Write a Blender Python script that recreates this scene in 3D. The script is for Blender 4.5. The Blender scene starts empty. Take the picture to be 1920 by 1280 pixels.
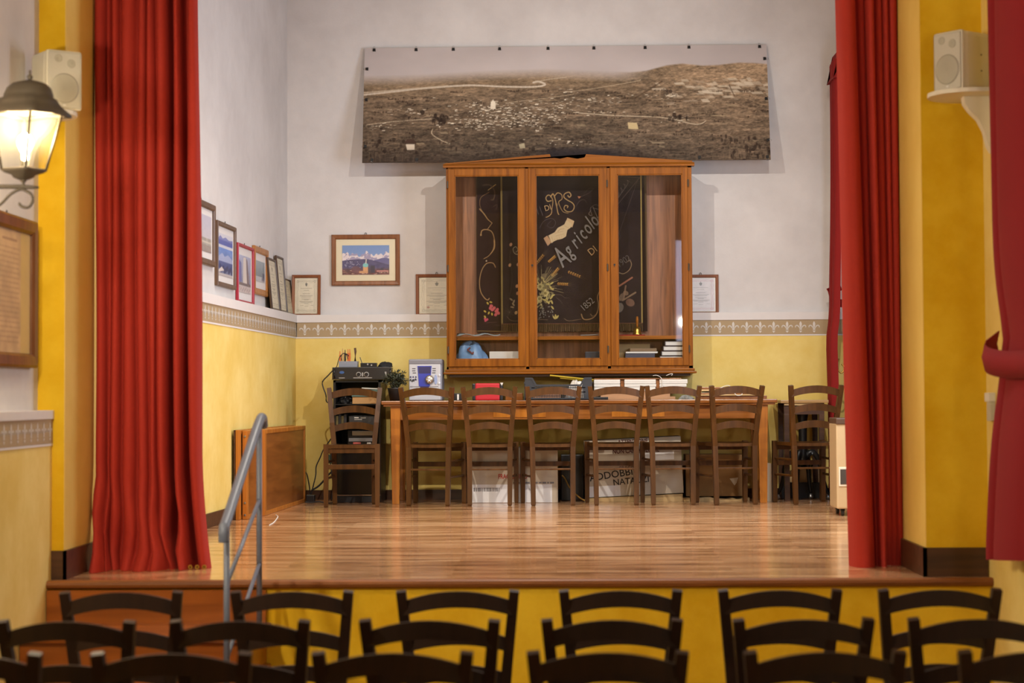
import bpy, bmesh, math, random
import numpy as np
from mathutils import Vector, Matrix, Euler

SC = bpy.context.scene
COL = SC.collection
R = math.radians
random.seed(7)

# ------------------------------------------------------------------ camera, world, lights, exposure
EYE = 1.555                      # eye height above the hall floor
STAGE = 0.735                    # stage height
FPX = 3733.0                     # focal length in pixels of a 1920 wide frame
CAM_ROT = (R(90 + 2.05), R(0.30), R(1.26))
cam_d = bpy.data.cameras.new('camera')
cam_d.sensor_width = 36.0
cam_d.lens = FPX * 36.0 / 1920.0
SHIFT = 32.0                     # the frame is cropped: its centre lies this many pixels off the lens axis
cam_d.shift_y = -SHIFT / 1920.0
cam_d.clip_start = 0.05
cam_d.clip_end = 100
cam_d.dof.use_dof = True
cam_d.dof.focus_distance = 15.5
cam_d.dof.aperture_fstop = 3.6
cam = bpy.data.objects.new('camera', cam_d)
COL.objects.link(cam)
cam.location = (0, 0, EYE)
cam.rotation_euler = CAM_ROT
SC.camera = cam

w = bpy.data.worlds.new('world')
SC.world = w
w.use_nodes = True
w.node_tree.nodes['Background'].inputs[0].default_value = (0.75, 0.83, 1.0, 1)
w.node_tree.nodes['Background'].inputs[1].default_value = 0.25

SC.view_settings.view_transform = 'Standard'
SC.view_settings.look = 'None'
SC.view_settings.exposure = 0.0
SC.view_settings.gamma = 1.0
SC.view_settings.use_curve_mapping = False


def light(name, kind, loc, energy, color, size=0.1, target=None, size_y=None, spot=None, blend=0.4, spread=None):
    d = bpy.data.lights.new(name, kind)
    d.energy = energy
    d.color = color
    if kind == 'AREA':
        d.size = size
        if size_y:
            d.shape = 'RECTANGLE'
            d.size_y = size_y
        if spread:
            d.spread = spread
    else:
        d.shadow_soft_size = size
    if kind == 'SPOT':
        d.spot_size = spot
        d.spot_blend = blend
    o = bpy.data.objects.new(name, d)
    COL.objects.link(o)
    o.location = loc
    if target is not None:
        v = Vector(target) - Vector(loc)
        o.rotation_euler = v.to_track_quat('-Z', 'Y').to_euler()
    return o


WARM = (1.0, 0.925, 0.82)
COOL = (0.72, 0.84, 1.0)
# the two stage lamps hung behind the top of the proscenium opening
light('stage_lamp_west', 'SPOT', (-1.38, 9.95, 5.1), 480, WARM, 0.035, (0.2, 15.9, 1.2), spot=R(76), blend=1.0)
light('stage_lamp_east', 'SPOT', (1.40, 9.95, 5.1), 480, WARM, 0.035, (-0.2, 15.9, 1.2), spot=R(76), blend=1.0)
light('stage_floor_fill', 'AREA', (0.0, 11.6, 5.5), 95, WARM, 1.2, (0, 11.6, 0), size_y=0.5, spread=R(105))  # added overhead fill that brightens the front of the stage floor
# daylight through the window in the stage's right hand wall
light('stage_window_light', 'AREA', (2.20, 12.0, 2.9), 105, COOL, 1.2, (-2.2, 13.2, 2.6), size_y=1.6)
# added unseen fill lights along the hall walls, without lantern bodies, and the hall window
FILL = (1.0, 0.88, 0.68)
light('hall_fill_west', 'POINT', (-1.95, 5.9, 2.5), 130, FILL, 0.06)
light('hall_fill_east', 'POINT', (1.80, 5.4, 2.6), 14, FILL, 0.06)
light('hall_fill_east_near', 'POINT', (1.84, 2.4, 2.6), 50, FILL, 0.06)
light('hall_window_light', 'AREA', (1.915, 5.2, 2.9), 11, (0.74, 0.76, 1.0), 0.7, (1.75, 8.4, 2.7), size_y=1.3)

# ------------------------------------------------------------------ measuring helpers
_M = Euler(CAM_ROT, 'XYZ').to_matrix()


def ray(px, py):
    return _M @ Vector(((px - 960) / FPX, -(py + SHIFT - 640) / FPX, -1.0))


def P(px, py, Y):
    d = ray(px, py)
    return Vector((0, 0, EYE)) + d * (Y / d.y)


def PZ(px, py, z):
    d = ray(px, py)
    return Vector((0, 0, EYE)) + d * ((z - EYE) / d.z)


def PX(px, py, X):
    d = ray(px, py)
    return Vector((0, 0, EYE)) + d * (X / d.x)


# left stage wall: x = LA + LB * y (lower face); the upper face is set back by LEDGE
LB = 0.0343
YB = 15.90                       # back wall, lower face
LEDGE = 0.08
LA = -2.08 - LB * YB


def xleft(y, off=0.0):
    return LA + LB * y + off


def PL(px, py, off=0.0):
    d = ray(px, py)
    t = (LA + off) / (d.x - LB * d.y)
    return Vector((0, 0, EYE)) + d * t


# ------------------------------------------------------------------ materials
def lin(c):
    c = c / 255.0
    return c / 12.92 if c <= 0.04045 else ((c + 0.055) / 1.055) ** 2.4


def rgb(r, g, b):
    return (lin(r), lin(g), lin(b), 1.0)


_mats = {}


def _base(name):
    m = bpy.data.materials.new(name)
    m.use_nodes = True
    nt = m.node_tree
    return m, nt, nt.nodes['Principled BSDF']


def plain(name, c, rough=0.5, metal=0.0, vary=0.06, scale=20.0, spec=0.5, bump=0.0, coat=0.0):
    if name in _mats:
        return _mats[name]
    m, nt, b = _base(name)
    tc = nt.nodes.new('ShaderNodeTexCoord')
    n = nt.nodes.new('ShaderNodeTexNoise')
    n.inputs['Scale'].default_value = scale
    n.inputs['Detail'].default_value = 4
    nt.links.new(tc.outputs['Object'], n.inputs['Vector'])
    mx = nt.nodes.new('ShaderNodeMixRGB')
    mx.inputs[1].default_value = tuple(max(0, v * (1 - vary)) for v in c[:3]) + (1,)
    mx.inputs[2].default_value = tuple(min(1, v * (1 + vary)) for v in c[:3]) + (1,)
    nt.links.new(n.outputs['Fac'], mx.inputs[0])
    nt.links.new(mx.outputs[0], b.inputs['Base Color'])
    b.inputs['Roughness'].default_value = rough
    b.inputs['Metallic'].default_value = metal
    b.inputs['Specular IOR Level'].default_value = spec
    if coat:
        b.inputs['Coat Weight'].default_value = coat
        b.inputs['Coat Roughness'].default_value = 0.15
    if bump:
        bp = nt.nodes.new('ShaderNodeBump')
        bp.inputs['Strength'].default_value = bump
        bp.inputs['Distance'].default_value = 0.01
        nt.links.new(n.outputs['Fac'], bp.inputs['Height'])
        nt.links.new(bp.outputs[0], b.inputs['Normal'])
    _mats[name] = m
    return m


def wood(name, c1, c2, axis='X', scale=9.0, stretch=14.0, rough=0.38, spec=0.5, coat=0.0, contrast=(0.3, 0.7)):
    if name in _mats:
        return _mats[name]
    m, nt, b = _base(name)
    tc = nt.nodes.new('ShaderNodeTexCoord')
    mp = nt.nodes.new('ShaderNodeMapping')
    s = [scale * stretch / 4.0] * 3
    s['XYZ'.index(axis)] = scale / 4.0
    mp.inputs['Scale'].default_value = s
    n = nt.nodes.new('ShaderNodeTexNoise')
    n.inputs['Scale'].default_value = 1.0
    n.inputs['Detail'].default_value = 6
    n.inputs['Distortion'].default_value = 0.6
    cr = nt.nodes.new('ShaderNodeValToRGB')
    cr.color_ramp.elements[0].position = contrast[0]
    cr.color_ramp.elements[0].color = c1
    cr.color_ramp.elements[1].position = contrast[1]
    cr.color_ramp.elements[1].color = c2
    nt.links.new(tc.outputs['Object'], mp.inputs[0])
    nt.links.new(mp.outputs[0], n.inputs['Vector'])
    nt.links.new(n.outputs['Fac'], cr.inputs[0])
    nt.links.new(cr.outputs[0], b.inputs['Base Color'])
    b.inputs['Roughness'].default_value = rough
    b.inputs['Specular IOR Level'].default_value = spec
    if coat:
        b.inputs['Coat Weight'].default_value = coat
        b.inputs['Coat Roughness'].default_value = 0.12
    bp = nt.nodes.new('ShaderNodeBump')
    bp.inputs['Strength'].default_value = 0.08
    bp.inputs['Distance'].default_value = 0.004
    nt.links.new(n.outputs['Fac'], bp.inputs['Height'])
    nt.links.new(bp.outputs[0], b.inputs['Normal'])
    _mats[name] = m
    return m


def plaster(name, c1, c2, scale=2.2, rough=0.85, fine=60.0):
    """sponged wall paint: two tones mixed by soft clouds, with a fine grain bump"""
    m, nt, b = _base(name)
    tc = nt.nodes.new('ShaderNodeTexCoord')
    n = nt.nodes.new('ShaderNodeTexNoise')
    n.inputs['Scale'].default_value = scale
    n.inputs['Detail'].default_value = 7
    n.inputs['Roughness'].default_value = 0.65
    n2 = nt.nodes.new('ShaderNodeTexNoise')
    n2.inputs['Scale'].default_value = fine
    n2.inputs['Detail'].default_value = 3
    nt.links.new(tc.outputs['Object'], n.inputs['Vector'])
    nt.links.new(tc.outputs['Object'], n2.inputs['Vector'])
    cr = nt.nodes.new('ShaderNodeValToRGB')
    cr.color_ramp.elements[0].position = 0.35
    cr.color_ramp.elements[0].color = c1
    cr.color_ramp.elements[1].position = 0.65
    cr.color_ramp.elements[1].color = c2
    nt.links.new(n.outputs['Fac'], cr.inputs[0])
    nt.links.new(cr.outputs[0], b.inputs['Base Color'])
    bp = nt.nodes.new('ShaderNodeBump')
    bp.inputs['Strength'].default_value = 0.12
    bp.inputs['Distance'].default_value = 0.004
    nt.links.new(n2.outputs['Fac'], bp.inputs['Height'])
    nt.links.new(bp.outputs[0], b.inputs['Normal'])
    b.inputs['Roughness'].default_value = rough
    b.inputs['Specular IOR Level'].default_value = 0.15
    return m


def laminate():
    m, nt, b = _base('stage_laminate')
    tc = nt.nodes.new('ShaderNodeTexCoord')
    br = nt.nodes.new('ShaderNodeTexBrick')
    br.inputs['Scale'].default_value = 1.0
    br.inputs['Brick Width'].default_value = 1.3
    br.inputs['Row Height'].default_value = 0.09
    br.inputs['Mortar Size'].default_value = 0.0012
    br.inputs['Color1'].default_value = (0.30, 0.30, 0.30, 1)
    br.inputs['Color2'].default_value = (0.75, 0.75, 0.75, 1)
    br.inputs['Mortar'].default_value = (0.1, 0.1, 0.1, 1)
    br.offset = 0.37
    nt.links.new(tc.outputs['Object'], br.inputs['Vector'])
    mp = nt.nodes.new('ShaderNodeMapping')
    mp.inputs['Scale'].default_value = (1.3, 7, 1)
    n = nt.nodes.new('ShaderNodeTexNoise')
    n.inputs['Scale'].default_value = 1.6
    n.inputs['Detail'].default_value = 7
    n.inputs['Roughness'].default_value = 0.62
    nt.links.new(tc.outputs['Object'], mp.inputs[0])
    nt.links.new(mp.outputs[0], n.inputs['Vector'])
    mx = nt.nodes.new('ShaderNodeMixRGB')
    mx.inputs[0].default_value = 0.34
    nt.links.new(n.outputs['Fac'], mx.inputs[1])
    nt.links.new(br.outputs['Color'], mx.inputs[2])
    cr = nt.nodes.new('ShaderNodeValToRGB')
    e = cr.color_ramp.elements
    e[0].position = 0.36
    e[0].color = rgb(116, 74, 44)
    e[1].position = 0.66
    e[1].color = rgb(230, 186, 142)
    k = e.new(0.5)
    k.color = rgb(196, 144, 100)
    nt.links.new(mx.outputs[0], cr.inputs[0])
    nt.links.new(cr.outputs[0], b.inputs['Base Color'])
    b.inputs['Roughness'].default_value = 0.17
    b.inputs['Specular IOR Level'].default_value = 0.5
    b.inputs['Coat Weight'].default_value = 0.25
    b.inputs['Coat Roughness'].default_value = 0.10
    bp = nt.nodes.new('ShaderNodeBump')
    bp.inputs['Strength'].default_value = 0.05
    bp.inputs['Distance'].default_value = 0.002
    nt.links.new(n.outputs['Fac'], bp.inputs['Height'])
    nt.links.new(bp.outputs[0], b.inputs['Normal'])
    return m


def velvet(name, c, sheen=0.4, transl=0.0):
    m, nt, b = _base(name)
    tc = nt.nodes.new('ShaderNodeTexCoord')
    n = nt.nodes.new('ShaderNodeTexNoise')
    n.inputs['Scale'].default_value = 220
    n.inputs['Detail'].default_value = 2
    nt.links.new(tc.outputs['Object'], n.inputs['Vector'])
    mx = nt.nodes.new('ShaderNodeMixRGB')
    mx.inputs[1].default_value = tuple(v * 0.88 for v in c[:3]) + (1,)
    mx.inputs[2].default_value = tuple(min(1, v * 1.1) for v in c[:3]) + (1,)
    nt.links.new(n.outputs['Fac'], mx.inputs[0])
    nt.links.new(mx.outputs[0], b.inputs['Base Color'])
    b.inputs['Roughness'].default_value = 0.8
    b.inputs['Specular IOR Level'].default_value = 0.2
    b.inputs['Sheen Weight'].default_value = sheen
    b.inputs['Sheen Roughness'].default_value = 0.4
    b.inputs['Sheen Tint'].default_value = (min(1, c[0] * 2), c[1] * 2 + .1, c[2] * 2 + .1, 1)
    return m


def glass(name, tint=(1, 1, 1), gloss=1.0, rough=0.02, ior=1.5):
    """thin pane: clear with a mirror reflection that grows at grazing angles"""
    if name in _mats:
        return _mats[name]
    m = bpy.data.materials.new(name)
    m.use_nodes = True
    nt = m.node_tree
    nt.nodes.remove(nt.nodes['Principled BSDF'])
    out = nt.nodes['Material Output']
    t = nt.nodes.new('ShaderNodeBsdfTransparent')
    t.inputs[0].default_value = (*tint, 1)
    g = nt.nodes.new('ShaderNodeBsdfGlossy')
    g.inputs['Roughness'].default_value = rough
    g.inputs[0].default_value = (gloss, gloss, gloss, 1)
    f = nt.nodes.new('ShaderNodeFresnel')
    f.inputs[0].default_value = ior
    mx = nt.nodes.new('ShaderNodeMixShader')
    nt.links.new(f.outputs[0], mx.inputs[0])
    nt.links.new(t.outputs[0], mx.inputs[1])
    nt.links.new(g.outputs[0], mx.inputs[2])
    nt.links.new(mx.outputs[0], out.inputs[0])
    _mats[name] = m
    return m


def matt_glass(name):
    """anti-glare picture glass: clear with a faint soft reflection"""
    m = bpy.data.materials.new(name)
    m.use_nodes = True
    nt = m.node_tree
    nt.nodes.remove(nt.nodes['Principled BSDF'])
    t = nt.nodes.new('ShaderNodeBsdfTransparent')
    g = nt.nodes.new('ShaderNodeBsdfGlossy')
    g.inputs['Roughness'].default_value = 0.3
    mx = nt.nodes.new('ShaderNodeMixShader')
    mx.inputs[0].default_value = 0.05
    nt.links.new(t.outputs[0], mx.inputs[1])
    nt.links.new(g.outputs[0], mx.inputs[2])
    nt.links.new(mx.outputs[0], nt.nodes['Material Output'].inputs[0])
    return m


def frosted(name, c):
    m = bpy.data.materials.new(name)
    m.use_nodes = True
    nt = m.node_tree
    nt.nodes.remove(nt.nodes['Principled BSDF'])
    out = nt.nodes['Material Output']
    t = nt.nodes.new('ShaderNodeBsdfTransparent')
    tr = nt.nodes.new('ShaderNodeBsdfTranslucent')
    tr.inputs[0].default_value = c
    df = nt.nodes.new('ShaderNodeBsdfDiffuse')
    df.inputs[0].default_value = c
    a = nt.nodes.new('ShaderNodeMixShader')
    a.inputs[0].default_value = 0.25
    nt.links.new(tr.outputs[0], a.inputs[1])
    nt.links.new(df.outputs[0], a.inputs[2])
    mx = nt.nodes.new('ShaderNodeMixShader')
    mx.inputs[0].default_value = 0.007
    nt.links.new(t.outputs[0], mx.inputs[1])
    nt.links.new(a.outputs[0], mx.inputs[2])
    nt.links.new(mx.outputs[0], out.inputs[0])
    return m


def glow(name, c, strength):
    m = bpy.data.materials.new(name)
    m.use_nodes = True
    nt = m.node_tree
    b = nt.nodes['Principled BSDF']
    b.inputs['Base Color'].default_value = c
    b.inputs['Emission Color'].default_value = c
    b.inputs['Emission Strength'].default_value = strength
    return m


def painted(name, rough=0.6, spec=0.3, coat=0.0):
    """shows the colours stored on the mesh (a picture, an embroidery, a print)"""
    if name in _mats:
        return _mats[name]
    m, nt, b = _base(name)
    a = nt.nodes.new('ShaderNodeAttribute')
    a.attribute_name = 'paint'
    nt.links.new(a.outputs['Color'], b.inputs['Base Color'])
    b.inputs['Roughness'].default_value = rough
    b.inputs['Specular IOR Level'].default_value = spec
    if coat:
        b.inputs['Coat Weight'].default_value = coat
        b.inputs['Coat Roughness'].default_value = 0.2
    _mats[name] = m
    return m


M_WHITE = plaster('white_plaster', rgb(200, 195, 193), rgb(214, 210, 208), 1.5)
M_PALE = plaster('pale_yellow_plaster', rgb(224, 194, 104), rgb(236, 212, 132), 2.4)
M_GOLD = plaster('golden_yellow_plaster', rgb(216, 168, 22), rgb(234, 194, 48), 2.2)
M_JAMB = plaster('buff_yellow_plaster', rgb(226, 190, 96), rgb(234, 202, 112), 2.0)
M_CEIL = plaster('ceiling_white', rgb(205, 200, 195), rgb(215, 210, 205), 1.0)
M_TAUPE = plain('taupe_band_paint', rgb(172, 150, 118), 0.8, vary=0.05, scale=8, spec=0.2)
M_PALEPAINT = plain('pale_motif_paint', rgb(214, 208, 200), 0.8, vary=0.03, spec=0.2)
M_LEDGE = plain('white_ledge_paint', rgb(218, 213, 211), 0.75, vary=0.03, spec=0.2)
M_STAGE = laminate()
M_NOSE = wood('stage_nosing_wood', rgb(108, 62, 24), rgb(150, 92, 42), 'X', 6, 20, 0.55, spec=.3)
M_SKIRT = wood('dark_skirting_wood', rgb(58, 34, 20), rgb(86, 54, 32), 'X', 6, 16, 0.4)
M_STEP = wood('orange_step_wood', rgb(126, 64, 14), rgb(164, 90, 28), 'X', 4, 14, 0.32, coat=0.2)
M_TILE = plain('hall_floor_tile', rgb(128, 92, 66), 0.4, vary=0.15, scale=4)
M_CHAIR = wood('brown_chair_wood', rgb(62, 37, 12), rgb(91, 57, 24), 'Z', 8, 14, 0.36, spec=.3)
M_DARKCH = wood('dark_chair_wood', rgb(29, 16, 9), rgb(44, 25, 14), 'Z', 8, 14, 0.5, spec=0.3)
M_OAK = wood('honey_table_wood', rgb(154, 88, 18), rgb(196, 122, 36), 'Z', 6, 14, 0.34, coat=0.2)
M_OAKX = wood('honey_table_top_wood', rgb(120, 66, 20), rgb(160, 97, 38), 'X', 6, 16, 0.28, coat=0.3)
M_CAB = wood('cabinet_oak', rgb(112, 61, 8), rgb(152, 90, 20), 'Z', 7, 16, 0.42, spec=.14, coat=0.04)
M_CABX = wood('cabinet_oak_rail', rgb(112, 61, 8), rgb(152, 90, 20), 'X', 7, 16, 0.42, spec=.14, coat=0.04)
M_CABIN = wood('cabinet_lining_wood', rgb(112, 66, 36), rgb(168, 108, 66), 'Z', 9, 18, 0.4)
M_BOARD = wood('brown_board_wood', rgb(118, 66, 22), rgb(154, 94, 38), 'Y', 6, 12, 0.35, coat=0.2)
M_EDGE = wood('orange_edge_wood', rgb(158, 90, 26), rgb(196, 124, 48), 'Z', 6, 12, 0.35)
M_RED = velvet('red_velvet', rgb(176, 54, 42), 0.12)
M_CRIM = velvet('crimson_cloth', rgb(136, 26, 32), 0.1)
M_DKRED = velvet('dark_red_cloth', rgb(132, 28, 26), 0.1)
M_BLACK = plain('black_plastic', rgb(26, 25, 26), 0.4, vary=0.2)
M_BLACKMET = plain('black_metal', rgb(30, 29, 29), 0.35, 0.3, vary=0.15)
M_IRON = plain('dark_lantern_iron', rgb(74, 64, 50), 0.55, 0.25, vary=0.15)
M_STEEL = plain('brushed_steel', rgb(150, 150, 150), 0.3, 0.9)
M_RAIL = plain('grey_rail_paint', rgb(106, 114, 132), 0.4, 0.0, vary=0.05)
M_BRASS = plain('brass', rgb(180, 140, 66), 0.3, 0.9)
M_CREAM = plain('cream_plastic', rgb(226, 218, 196), 0.5, vary=0.03)
M_GREYP = plain('speaker_grille_grey', rgb(196, 190, 174), 0.7, vary=0.05, scale=300, bump=0.2)
M_PAPER = plain('white_paper', rgb(226, 222, 214), 0.8, vary=0.04, spec=0.2)
M_CARD = plain('whiteboard_carton', rgb(194, 180, 160), 0.75, vary=0.05, scale=6, spec=0.2)
M_KRAFT = plain('brown_carton', rgb(140, 104, 64), 0.85, vary=0.12, scale=12, spec=0.15)
M_GLASS = glass('clear_pane')
M_FGLASS = matt_glass('picture_pane')

# ------------------------------------------------------------------ mesh helpers
def obj(name, bm, mats, parent=None, smooth=False, loc=None):
    me = bpy.data.meshes.new(name)
    bmesh.ops.recalc_face_normals(bm, faces=bm.faces)
    bm.to_mesh(me)
    bm.free()
    if not isinstance(mats, (list, tuple)):
        mats = [mats]
    for m in mats:
        me.materials.append(m)
    if smooth:
        for p in me.polygons:
            p.use_smooth = True
    o = bpy.data.objects.new(name, me)
    COL.objects.link(o)
    if parent is not None:
        o.parent = parent
    if loc is not None:
        o.location = loc
    return o


def tag(o, label, cat, group=None, kind=None):
    o['label'] = label
    o['category'] = cat
    if group:
        o['group'] = group
    if kind:
        o['kind'] = kind
    return o


def thing(name, label, cat, loc=(0, 0, 0), rotz=0.0, group=None, rot=None):
    o = bpy.data.objects.new(name, None)
    COL.objects.link(o)
    o.empty_display_size = 0.1
    o.location = loc
    o.rotation_euler = rot if rot else (0, 0, rotz)
    return tag(o, label, cat, group)


def dup(root, loc, rotz, label):
    r = root.copy()
    COL.objects.link(r)
    r.location = loc
    r.rotation_euler = (0, 0, rotz)
    r['label'] = label
    for ch in list(root.children):
        c = ch.copy()
        COL.objects.link(c)
        c.parent = r
        for g in ch.children:
            d = g.copy()
            COL.objects.link(d)
            d.parent = c
    return r


def struct(o):
    o['kind'] = 'structure'
    return o


def BM():
    return bmesh.new()


def box(bm, c, s, bev=0.0, mi=0, rot=None, taper=None):
    """box by centre and size; taper = (sx, sy) scale of the top face"""
    hx, hy, hz = s[0] / 2, s[1] / 2, s[2] / 2
    tx, ty = taper if taper else (1, 1)
    co = [(-hx, -hy, -hz), (hx, -hy, -hz), (hx, hy, -hz), (-hx, hy, -hz),
          (-hx * tx, -hy * ty, hz), (hx * tx, -hy * ty, hz), (hx * tx, hy * ty, hz), (-hx * tx, hy * ty, hz)]
    M = Matrix.Translation(c)
    if rot is not None:
        M = M @ (rot if isinstance(rot, Matrix) else Euler(rot).to_matrix().to_4x4())
    v = [bm.verts.new(M @ Vector(p)) for p in co]
    fs = []
    for q in ((0, 3, 2, 1), (4, 5, 6, 7), (0, 1, 5, 4), (1, 2, 6, 5), (2, 3, 7, 6), (3, 0, 4, 7)):
        f = bm.faces.new([v[i] for i in q])
        f.material_index = mi
        fs.append(f)
    if bev > 0:
        es = {e for f in fs for e in f.edges}
        r = bmesh.ops.bevel(bm, geom=list(es), offset=bev, segments=2, affect='EDGES', profile=0.6)
        for f in r['faces']:
            f.material_index = mi
    return v


def box2(bm, a, b, bev=0.0, mi=0):
    c = tuple((a[i] + b[i]) / 2 for i in range(3))
    s = tuple(abs(b[i] - a[i]) for i in range(3))
    return box(bm, c, s, bev, mi)


def sweep(bm, pts, prof, up=(0, 0, 1), closed_prof=True, mi=0, cap=True, scales=None):
    """sweep a 2-D profile [(side, up)] along a polyline"""
    pts = [Vector(p) for p in pts]
    up = Vector(up)
    rings = []
    n = len(pts)
    for i, p in enumerate(pts):
        if i == 0:
            t = pts[1] - pts[0]
        elif i == n - 1:
            t = pts[-1] - pts[-2]
        else:
            t = (pts[i + 1] - p).normalized() + (p - pts[i - 1]).normalized()
        t.normalize()
        s = t.cross(up)
        if s.length < 1e-4:
            s = t.cross(Vector((0, 1, 0)))
        s.normalize()
        u = s.cross(t).normalized()
        k = scales[i] if scales else 1.0
        rings.append([bm.verts.new(p + s * a * k + u * b * k) for a, b in prof])
    m = len(prof)
    for i in range(n - 1):
        for j in range(m if closed_prof else m - 1):
            f = bm.faces.new((rings[i][j], rings[i][(j + 1) % m], rings[i + 1][(j + 1) % m], rings[i + 1][j]))
            f.material_index = mi
    if cap and closed_prof:
        for rg in (rings[0][::-1], rings[-1]):
            f = bm.faces.new(rg)
            f.material_index = mi
    return rings


def rect(wd, h):
    return [(-wd / 2, -h / 2), (wd / 2, -h / 2), (wd / 2, h / 2), (-wd / 2, h / 2)]


def circ(r, n=8):
    return [(r * math.cos(2 * math.pi * i / n), r * math.sin(2 * math.pi * i / n)) for i in range(n)]


def tube(bm, pts, r, n=8, mi=0, scales=None, up=(0, 0, 1)):
    return sweep(bm, pts, circ(r, n), up=up, mi=mi, scales=scales)


def lathe(bm, prof, c=(0, 0, 0), n=24, axis='Z', mi=0, rot0=0.0):
    """prof: list of (radius, height)"""
    rings = []
    for r, h in prof:
        rg = []
        for i in range(n):
            a = rot0 + 2 * math.pi * i / n
            p = (r * math.cos(a), r * math.sin(a), h)
            if axis == 'Y':
                p = (p[0], -p[2], p[1])
            elif axis == 'X':
                p = (p[2], p[0], p[1])
            rg.append(bm.verts.new(Vector(c) + Vector(p)))
        rings.append(rg)
    for i in range(len(rings) - 1):
        for j in range(n):
            f = bm.faces.new((rings[i][j], rings[i][(j + 1) % n], rings[i + 1][(j + 1) % n], rings[i + 1][j]))
            f.material_index = mi
    for rg in (rings[0][::-1], rings[-1]):
        try:
            f = bm.faces.new(rg)
            f.material_index = mi
        except ValueError:
            pass
    return rings


def prism(bm, poly, y0, y1, mi=0, plane='XZ'):
    """extrude a polygon given in a plane"""
    def at(p, d):
        return (p[0], d, p[1]) if plane == 'XZ' else ((d, p[0], p[1]) if plane == 'YZ' else (p[0], p[1], d))
    a = [bm.verts.new(at(p, y0)) for p in poly]
    b = [bm.verts.new(at(p, y1)) for p in poly]
    n = len(poly)
    fs = [bm.faces.new(a), bm.faces.new(b[::-1])]
    for i in range(n):
        fs.append(bm.faces.new((a[i], b[i], b[(i + 1) % n], a[(i + 1) % n])))
    for f in fs:
        f.material_index = mi
    bmesh.ops.triangulate(bm, faces=[f for f in fs[:2]])
    return fs


def catmull(pts, k=6):
    pts = [Vector(p) for p in pts]
    out = []
    n = len(pts)
    for i in range(n - 1):
        p0, p1, p2, p3 = pts[max(0, i - 1)], pts[i], pts[i + 1], pts[min(n - 1, i + 2)]
        for j in range(k):
            t = j / k
            out.append(0.5 * ((2 * p1) + (p2 - p0) * t + (2 * p0 - 5 * p1 + 4 * p2 - p3) * t * t + (3 * p1 - p0 - 3 * p2 + p3) * t ** 3))
    out.append(pts[-1])
    return out


_txt_n = [0]


def text(name, s, size, mat, parent, loc, rot=(R(90), 0, 0), depth=0.0006, sx=1.0, bold=0.0, align='LEFT', shear=0.0):
    """flat lettering as a mesh, standing upright and facing -Y by default"""
    cu = bpy.data.curves.new('lettering', 'FONT')
    cu.body = s
    cu.size = size
    cu.extrude = depth
    cu.offset = bold
    cu.align_x = align
    cu.shear = shear
    cu.resolution_u = 3
    t = bpy.data.objects.new('lettering', cu)
    COL.objects.link(t)
    dg = bpy.context.evaluated_depsgraph_get()
    dg.update()
    me = bpy.data.meshes.new_from_object(t.evaluated_get(dg))
    bpy.data.objects.remove(t)
    bpy.data.curves.remove(cu)
    me.materials.clear()
    me.materials.append(mat)
    o = bpy.data.objects.new(name, me)
    COL.objects.link(o)
    o.parent = parent
    o.location = loc
    o.rotation_euler = rot
    o.scale = (sx, 1, 1)
    return o


# ------------------------------------------------------------------ a small painter for pictures, prints and embroidery
def fnoise(h, wd, sy, sx, seed, octv=4, gain=0.5):
    """smooth value noise; sy, sx = cell counts"""
    rs = np.random.RandomState(seed)
    out = np.zeros((h, wd))
    amp, tot = 1.0, 0.0
    for o in range(octv):
        gy, gx = max(2, int(sy * 2 ** o) + 2), max(2, int(sx * 2 ** o) + 2)
        g = rs.rand(gy, gx)
        y = np.linspace(0, gy - 1.001, h)
        x = np.linspace(0, gx - 1.001, wd)
        yi, xi = y.astype(int), x.astype(int)
        fy, fx = y - yi, x - xi
        fy = (fy * fy * (3 - 2 * fy))[:, None]
        fx = (fx * fx * (3 - 2 * fx))[None, :]
        a = g[np.ix_(yi, xi)]
        b = g[np.ix_(yi, xi + 1)]
        c = g[np.ix_(yi + 1, xi)]
        d = g[np.ix_(yi + 1, xi + 1)]
        out += amp * ((a * (1 - fx) + b * fx) * (1 - fy) + (c * (1 - fx) + d * fx) * fy)
        tot += amp
        amp *= gain
    return out / tot


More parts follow.
